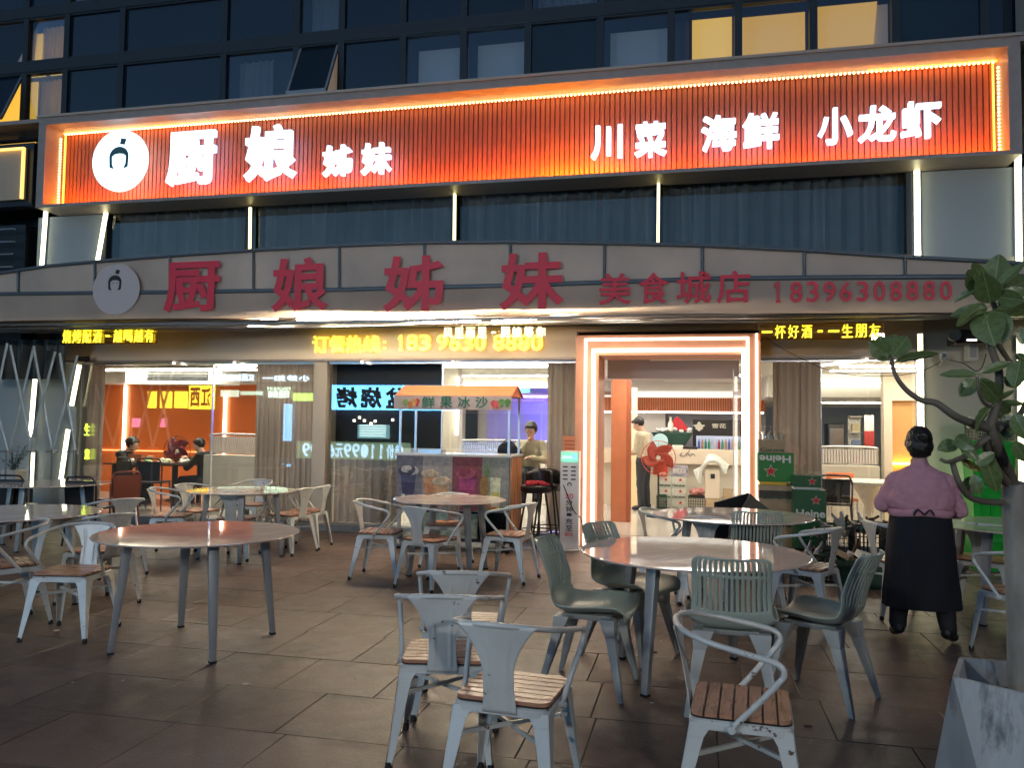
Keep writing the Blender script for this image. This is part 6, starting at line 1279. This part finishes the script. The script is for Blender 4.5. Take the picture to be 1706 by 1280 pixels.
# ------------------------------------------------------------------ green bins at right
gp = translucent('green_bin_plastic', (.05, .66, .10), .5, rough=.35); YG = 9.75
q = rect(1622, 735, 1700, 948, YG); gx0, gx1 = q[0], q[1]; zt3 = q[3]; hb = zt3/3
lb_ = ('green plastic tub at the bottom of the stack by the right wall', 'green plastic tub in the middle of the stack by the right wall', 'green plastic tub at the top of the stack, under the dark basket')
for k in range(3):
    z0 = k*hb+.001; t = thing('green_tub', lb_[k], 'storage tub', ((gx0+gx1)/2, YG+.25, z0), group='stacked green tubs'); cx = (gx0+gx1)/2; w = (gx1-gx0)/2
    def RQ(w_, d_, z): c = .05; return [(cx+sx_*(w_-(c if i else 0)), YG+.25+sy2*(d_-(0 if i else c)), z) for sx_, sy2, ii in ((1, 1, (0, 1)), (-1, 1, (1, 0)), (-1, -1, (0, 1)), (1, -1, (1, 0))) for i in ii]
    MB().hull8(RQ(w*.86, .21, z0), RQ(w*.97, .25, z0+hb-.05)).build('body', gp, t, smooth=40); MB().hull8(RQ(w, .27, z0+hb-.05), RQ(w, .27, z0+hb-.004)).build('rim', gp, t, bevel=.006)
    bx(cx-.1, cx+.1, YG-.02, YG+.0, z0+hb-.16, z0+hb-.12).build('handle', gp, t, bevel=.006)
    for j in (-.6, -.2, .2, .6): MB().hull8([(cx+j*w-.012, YG+.02, z0+.02), (cx+j*w+.012, YG+.02, z0+.02), (cx+j*w+.012, YG+.06, z0+.02), (cx+j*w-.012, YG+.06, z0+.02)], [(cx+j*w-.012, YG-.012, z0+hb-.18), (cx+j*w+.012, YG-.012, z0+hb-.18), (cx+j*w+.012, YG+.03, z0+hb-.18), (cx+j*w-.012, YG+.03, z0+hb-.18)]).build('rib', gp, t)
q = rect(1630, 702, 1692, 734, YG); cr_ = crate(q[0], q[1], YG+.05, .4, zt3+.002, q[3]-zt3, blk, 'dark basket with white slots standing on the green tubs', 'basket on the green tubs')
pbg = thing('plastic_bag', 'crumpled pale plastic bag heaped in the dark basket on the green tubs', 'bag', ((q[0]+q[1])/2, YG+.25, q[3]-.06)); mb = MB()
for i in range(12): rr = random.Random(i+77); ellip(mb, (rr.uniform(-.2, .2), rr.uniform(-.14, .14), rr.uniform(0, .1)), .09, .08, .05)
blob(mb, 'bag', mat('pale_bag', (.55, .53, .42), .4), pbg, .014, 1, (.05, .05))
tag(MB().tube([(gx0+.30, YG+.60, .3), (gx0+.30, YG+.60, 1.3)], .02, 8).build('light_tube', emit('tube_yg', (.8, 1, .5), 2), smooth=60), 'added upright light tube hidden behind the green tubs', 'light tube')  # tube added out of sight behind the tubs to brighten their plastic

# ------------------------------------------------------------------ rubber tree in a faceted pot
YT = 3.62; px_ = W(1703, 1120, YT); pot = thing('planter', 'tall faceted grey concrete-look planter at the bottom right corner', 'planter', (px_.x, YT, 0))
potm = mat('grey_planter', (.48, .50, .50), .45, var=.25, vscale=3, dirt=(.16, .17, .18), dscale=3.5, dlo=.50, dhi=.62, bump=.3, bscale=30, stretch=(1.6, 1.6, .45))
hp = .54; rt0, rb0 = .285, .335; NP = 5
def ring(r, z, a0): return [(r*math.cos(a0+2*math.pi*k/NP), r*math.sin(a0+2*math.pi*k/NP), z) for k in range(NP)]
r1 = ring(rb0, 0, R(20)); r2 = ring(rt0, hp, R(52)); r3 = ring(rt0-.025, hp, R(52)); r4 = ring(rt0-.04, hp-.10, R(52)); mb = MB(); mb.v = r1+r2+r3+r4
for k in range(NP):
    n_ = (k+1) % NP; mb.f += [(k, n_, NP+k), (n_, NP+n_, NP+k), (NP+k, NP+n_, 2*NP+n_, 2*NP+k), (2*NP+k, 2*NP+n_, 3*NP+n_, 3*NP+k)]; mb.m += [0]*4
mb.f.append(tuple(range(NP))[::-1]); mb.m.append(0); mb.build('pot', potm, pot, local=True, bevel=.004)
MB().prism([(p[0]*.98, p[1]*.98) for p in r4], hp-.12, hp-.10, 'z').build('soil', mat('soil', (.02, .015, .012), .95, var=.4, vscale=40, bump=.6), pot, local=True)
tree = thing('rubber_tree', 'potted rubber tree with large glossy leaves and a pale trunk at the right edge', 'tree', (px_.x, YT, hp-.1))
bark = mat('grey_bark', (.31, .29, .25), .8, var=.3, vscale=9, bump=.5, bscale=40, stretch=(1, 1, .4)); twig = mat('dark_branch', (.14, .12, .09), .6, var=.2, bump=.3)
def BR(pts, r0, r1, nm, m):
    P_ = bez([tuple(W(a, b, Y)) for a, b, Y in pts], 6); n = len(P_); return MB().tube(P_, [r0+(r1-r0)*i/(n-1) for i in range(n)], 10).build(nm, m, tree, smooth=70)
BR([(1706, 1150, 3.62), (1702, 1060, 3.6), (1696, 930, 3.6), (1690, 850, 3.58), (1688, 805, 3.56)], .058, .042, 'trunk', bark)
BR([(1690, 815, 3.57), (1672, 770, 3.5), (1658, 735, 3.42), (1650, 712, 3.4), (1656, 690, 3.4), (1664, 650, 3.42), (1663, 615, 3.45), (1650, 575, 3.45), (1655, 548, 3.45), (1660, 520, 3.45), (1652, 500, 3.45)], .024, .009, 'branch', twig)
BR([(1688, 812, 3.57), (1660, 785, 3.5), (1645, 750, 3.45), (1641, 728, 3.4)], .022, .014, 'branch', twig)
BR([(1650, 715, 3.4), (1620, 706, 3.35), (1590, 693, 3.3), (1560, 672, 3.3), (1535, 667, 3.3), (1510, 650, 3.3), (1492, 625, 3.3), (1484, 596, 3.32)], .017, .007, 'branch', twig)
BR([(1668, 838, 3.5), (1640, 836, 3.45), (1615, 828, 3.4), (1598, 805, 3.35), (1588, 775, 3.35), (1590, 768, 3.35)], .013, .010, 'branch', twig)
BR([(1590, 768, 3.35), (1577, 770, 3.3), (1566, 765, 3.3)], .009, .006, 'branch', twig); BR([(1590, 768, 3.35), (1615, 757, 3.4), (1632, 740, 3.4), (1648, 728, 3.4)], .010, .012, 'branch', twig)
BR([(1618, 828, 3.4), (1620, 805, 3.4), (1624, 790, 3.42)], .008, .004, 'branch', twig)
BR([(1662, 682, 3.42), (1640, 672, 3.35), (1630, 650, 3.3), (1628, 628, 3.3)], .008, .005, 'branch', twig)
BR([(1660, 570, 3.45), (1680, 600, 3.5), (1700, 625, 3.55), (1730, 650, 3.6)], .010, .008, 'branch', twig); BR([(1662, 715, 3.42), (1685, 705, 3.5), (1700, 690, 3.55), (1712, 665, 3.6)], .013, .010, 'branch', twig)
leaf_top = mat('rubber_leaf', (.12, .175, .06), .36, var=.3, vscale=6, spec=.6); leaf_y = mat('yellow_leaf', (.22, .17, .03), .4, var=.3, vscale=8)
def veins(m):
    t = m.node_tree; L = t.links.new; b = t.nodes['Principled BSDF']; src = b.inputs['Base Color'].links[0].from_socket
    tc = t.nodes.new('ShaderNodeTexCoord'); sp = t.nodes.new('ShaderNodeSeparateXYZ'); L(tc.outputs['Object'], sp.inputs[0])
    def mt(op, a, b_=None, v=None):
        n = t.nodes.new('ShaderNodeMath'); n.operation = op; L(a, n.inputs[0])
        if b_ is not None: L(b_, n.inputs[1])
        if v is not None: n.inputs[1].default_value = v
        return n.outputs[0]
    ax = mt('ABSOLUTE', sp.outputs[0]); mid_ = mt('LESS_THAN', ax, v=.014)
    ph = mt('SUBTRACT', mt('MULTIPLY', sp.outputs[1], v=60), mt('MULTIPLY', ax, v=45)); sv = mt('GREATER_THAN', mt('SINE', ph), v=.93); sv = mt('MULTIPLY', sv, v=.35)
    f = mt('MAXIMUM', mid_, sv); mx = t.nodes.new('ShaderNodeMix'); mx.data_type = 'RGBA'; L(f, mx.inputs[0]); L(src, mx.inputs[6]); mx.inputs[7].default_value = (.26, .32, .12, 1)
    L(mx.outputs[2], b.inputs['Base Color'])
veins(leaf_top)
def leaf_mesh(m, droop=.12, nm='leaf'):
    def P(u, v):
        s_ = v*2-1; w = .5*(math.sin(math.pi*u**.8)**.75)*(.82 if u < .5 else .82+.1*math.sin((u-.5)*6)); fold = .16*abs(s_)*w
        return (s_*w*.86, u, fold-droop*u*u*1.2+.012*math.sin(u*22)*abs(s_))
    mb = MB().grid(P, 12, 8); mb.mi = 0; mb.tube([(0, .0, .0), (0, .5, -.03*0-droop*.3), (0, .93, -droop*1.0)], [.018, .014, .006], 5); mb.tube([(0, -.16, -.03), (0, 0, 0)], .014, 5)
    return mb.mesh(nm, m, smooth=60)
LM = [leaf_mesh(leaf_top, .12), leaf_mesh(leaf_top, .3), leaf_mesh(leaf_y, .2)]
LV = [  # base x,y ; tip x,y ; width/length ; tilt of the blade towards the camera ; depth of tip relative to base ; kind
 (1655, 490, 1663, 425, .78, 0, .02, 0), (1652, 488, 1618, 440, .55, 20, -.05, 0), (1660, 480, 1702, 438, .42, -30, .0, 0), (1645, 492, 1608, 452, .62, 25, -.08, 0), (1650, 505, 1640, 462, .8, 10, -.10, 0),
 (1630, 480, 1590, 500, .42, 30, .02, 0), (1645, 512, 1612, 518, .6, 10, -.04, 0), (1642, 512, 1586, 524, .5, 20, .05, 0), (1628, 515, 1592, 541, .55, -25, -.02, 0), (1640, 520, 1650, 560, 1.0, 0, -.10, 1), (1655, 520, 1668, 562, 1.05, -10, -.06, 1),
 (1665, 500, 1706, 480, .7, -10, 0, 0), (1662, 505, 1715, 520, .6, 10, .04, 0), (1668, 485, 1720, 465, .8, -20, .06, 0), (1662, 495, 1700, 500, .85, 5, -.08, 0), (1660, 515, 1695, 515, .7, 20, .0, 0),
 (1484, 598, 1452, 572, .85, 10, -.03, 0), (1486, 594, 1512, 560, .8, -15, .04, 0), (1484, 590, 1490, 556, .7, 0, .06, 0), (1492, 603, 1558, 586, .26, 50, .0, 0), (1478, 596, 1466, 560, .9, 15, .05, 0),
 (1628, 625, 1570, 622, .28, 50, .0, 0), (1634, 622, 1683, 602, .36, -30, .0, 0), (1624, 633, 1604, 655, .95, 0, -.03, 1), (1630, 632, 1668, 662, .6, 10, -.05, 0), (1662, 668, 1688, 650, .4, -20, 0, 0), (1664, 668, 1640, 640, .6, 0, -.1, 0), (1664, 672, 1704, 672, .3, 30, .0, 0), (1658, 670, 1690, 692, .5, 0, .05, 1),
 (1652, 678, 1612, 715, .38, -35, -.05, 1), (1665, 690, 1672, 700, .9, 0, -.02, 1), (1690, 690, 1712, 730, .8, 0, -.03, 1), (1700, 600, 1690, 640, .8, 20, -.05, 0), (1702, 640, 1668, 632, .55, 20, -.05, 0), (1704, 575, 1700, 545, .6, 0, 0, 0), (1692, 590, 1716, 605, .8, 30, 0, 0),
 (1595, 740, 1567, 745, 1.0, 25, -.02, 1), (1598, 735, 1628, 762, .7, -15, -.04, 1), (1592, 728, 1615, 745, .9, 0, -.06, 1), (1600, 765, 1633, 785, .45, 0, -.02, 2), (1640, 760, 1664, 818, .6, -10, .0, 1), (1625, 775, 1655, 755, .7, 0, 0, 0),
 (1622, 795, 1608, 820, .9, 10, 0, 1), (1622, 792, 1632, 822, .8, -10, -.02, 1), (1690, 735, 1710, 770, .7, 0, .0, 1), (1660, 735, 1690, 700, .4, 20, .1, 0)]
for i, (bx_, by_, tx_, ty_, wl_, tl, dd, kd) in enumerate(LV):
    Yb = 3.42-.02*(i % 3); Bp = W(bx_, by_, Yb); Tp = W(tx_, ty_, Yb+dd); d_ = Tp-Bp; L0 = d_.length*1.08; d_.normalize()
    view = (Bp-Vector((0, 0, CAM_H))).normalized(); nrm = (-view-d_*(-view).dot(d_)).normalized(); nrm = (Matrix.Rotation(R(tl+(i*37 % 21-10)), 3, d_) @ nrm)
    if nrm.z < 0 and abs(tl) > 15: nrm = -nrm
    x_ = d_.cross(nrm).normalized(); M4 = Matrix((x_*L0*max(wl_, .42)/.92*1.0, d_*L0, nrm*L0*.8)).transposed().to_4x4(); M4.translation = Bp-WL[tree.name]
    o = bpy.data.objects.new('leaf', LM[kd]); COL.objects.link(o); o.parent = tree; o.matrix_local = M4
    if kd == 2: o['label'] = 'yellowing leaf'

# ------------------------------------------------------------------ litter on the paving
for i, (x, y, l, c_) in enumerate(((410, 1142, 'tiny pale scrap on the paving before the big front table', (.5, .45, .35)), (94, 1052, 'small pale scrap beside the front leg of the left armchair', (.5, .48, .4)), (860, 1198, 'crumpled bit of paper under the nearest armchair', (.55, .5, .42)), (1346, 1212, 'dark dry leaf on the paving at bottom right', (.05, .02, .015)), (1090, 1088, 'small dark leaf between the green chairs', (.04, .03, .02)), (945, 955, 'flat scrap on the paving beside the green chair', (.4, .36, .28)))):
    g_ = G(x, y, 0); mb = MB(); rr = random.Random(i); mb.prism([(.02*(1+.4*rr.random())*math.cos(a), .013*(1+.5*rr.random())*math.sin(a)) for a in [2*math.pi*k/7 for k in range(7)]], 0, .004, 'z'); o = mb.build('litter', mat('litter%d' % i, c_, .8), origin=(0, 0, 0)); o.location = (g_.x, g_.y, .0025); tag(o, l, 'litter')

spk = bx(-.008, .008, -.005, .005, 0, .003).mesh('scrap', mat('pale_scrap', (.6, .56, .48), .8)); rr = random.Random(21)
for i in range(16):
    g_ = G(rr.choice((rr.uniform(960, 1100), rr.uniform(700, 1500), rr.uniform(100, 600))), rr.uniform(1000, 1180), 0); o = bpy.data.objects.new('litter', spk); COL.objects.link(o); o.location = (g_.x, g_.y, .0025); o.rotation_euler.z = rr.uniform(0, 6)
    o.scale = (rr.uniform(.6, 1.5), rr.uniform(.6, 1.3), 1); tag(o, 'tiny pale crumb of litter on the paving', 'litter', 'crumbs of litter on the paving')

# ------------------------------------------------------------------ the shops across the street (behind the camera, mirrored in the windows and lighting the terrace)
YO = -12.0; YV = 2*D-YO
def MR(x0, y0, x1, y1): xm, ym = (x0+x1)/2, (y0+y1)/2; return W(x0, ym, YV).x, W(x1, ym, YV).x, W(xm, y1, YV).z, W(xm, y0, YV).z
ob_ = thing('opposite_building', 'dark shop row across the street behind the camera, seen only as reflections', 'building', (-10, YO-.5, 0)); bx(-45, 25, YO-1, YO-.4, -.05, 8).build('wall', dark_metal, ob_)
def osign(name, x0, y0, x1, y1, m, label, txt=None, tm=None, bold=.03):
    q = MR(x0, y0, x1, y1); t = thing(name, label, 'sign', ((q[0]+q[1])/2, YO, q[2]), group='lit signs across the street')
    bx(q[0], q[1], YO-.3, YO-.1, q[2], q[3]).build('panel', m, t)
    if txt: w, h = q[1]-q[0], q[3]-q[2]; text_chars(txt, q[0]+.05*w, q[1]-.05*w, q[2]+.1*h, q[3]-.1*h, YO-.095, .02, bold, 1).build('characters', tm, t)
    return t
osign('blue_sign', 548, 642, 880, 684, emit('sign_blue', (.12, .50, 1), 4), 'long light-blue sign with dark brush characters, mirrored in the second window')
q = MR(556, 645, 722, 681); text_chars('火盆烧烤', *q, YO-.095, .02, .04, 1).build('characters', black_print, ob_)
osign('yellow_sign', 312, 642, 352, 682, emit('sign_yellow', (1, .72, .04), 2), 'yellow sign mirrored in the left window', '江西', black_print)
for i, (a, b) in enumerate(((243, 254), (264, 280), (288, 306))): osign('yellow_sign', a, 652, b, 680, emit('sign_yellow', (1, .72, .04), 2), ('narrow yellow panel, leftmost of the mirrored yellow signs', 'small yellow panel between the other mirrored yellow signs', 'yellow panel beside the mirrored 江西 sign')[i])
osign('pale_sign', 365, 622, 425, 636, emit('sign_ice', (.45, .75, 1), 0.02), 'row of pale blue characters mirrored high in the left window', '江西如意店', emit('ice_text', (.5, .8, 1), 3)); osign('pale_sign', 430, 624, 520, 636, emit('sign_dim', (.3, .1, .05), .05), 'row of pale and reddish characters mirrored on the left curtain', '小炒如一', emit('ice_text', (.5, .8, 1), 3))
osign('pale_sign', 442, 650, 482, 664, emit('sign_dark', (.02, .02, .02), 0), 'small MAGNUM sign mirrored on the left curtain', '日盈量贩', emit('mint_text', (.6, 1, .7), 2.4)); q = MR(444, 645, 482, 650); 
text_mb('MAGNUM', q[0], q[1], q[2], q[3], YO-.09, .02, 0, 1).build('characters', emit('mint_text', (.6, 1, .7), 2.4), ob_)
osign('lime_sign', 486, 655, 522, 668, emit('sign_lime', (.55, .9, .15), 1.5), 'lime green arrow-shaped sign mirrored beside the column'); osign('mint_sign', 365, 650, 392, 661, emit('sign_mint', (.55, .9, .7), 1.2), 'small mint sign mirrored over the orange wall'); osign('mint_sign', 398, 652, 432, 658, emit('sign_mint', (.55, .9, .7), 1.2), 'thin mint sign mirrored over the booth')
osign('blue_banner', 470, 673, 481, 735, emit('banner_blue', (.2, .55, 1), 1.6), 'upright light-blue banner mirrored on the left curtain'); osign('lit_menu', 594, 708, 645, 731, emit('menu_teal', (.25, .6, .65), .6), 'teal menu list mirrored in the second window')
q = MR(594, 708, 645, 731)
for k in range(5): bx(q[0]+.1, q[1]-.1, YO-.098, YO-.08, q[2]+.08+k*(q[3]-q[2])/5.4, q[2]+.16+k*(q[3]-q[2])/5.4).build('menu_line', emit('menu_line', (.7, 1, 1), 1.2), ob_)
osign('poster_banner', 492, 737, 680, 766, emit('poster_glow', (.32, .5, .28), .5), 'pale green price banner mirrored low in the second window', '特价11.99元6.99', emit('price_text', (.45, .75, 1), 1.6), .01)
osign('pink_sign', 217, 697, 227, 712, emit('sign_pink', (1, .25, .5), 1), 'small pink sign mirrored on the orange wall'); osign('pink_sign', 264, 697, 272, 712, emit('sign_pink', (1, .25, .5), 1), 'second small pink sign mirrored on the orange wall')
# unseen flood lamps added behind the camera to light the awning and chair backs
for i, (x, lb) in enumerate(((-7, 'added flood lamp behind the camera, left one'), (5.5, 'added flood lamp behind the camera, right one'))):
    t = thing('added_flood_lamp', lb, 'flood lamp', (x, -7, -.05), group='added flood lamps'); MB().tube([(x, -7, -.05), (x, -7, 4.9)], .06, 10).build('pole', grey_steel, t, smooth=50)
    bx(x-.32, x+.32, -6.95, -6.80, 4.2, 4.72).build('head', grey_steel, t, bevel=.02); bx(x-.28, x+.28, -6.798, -6.79, 4.25, 4.67).build('diffuser', emit('added_flood_light', (1, .97, .92), 92), t)
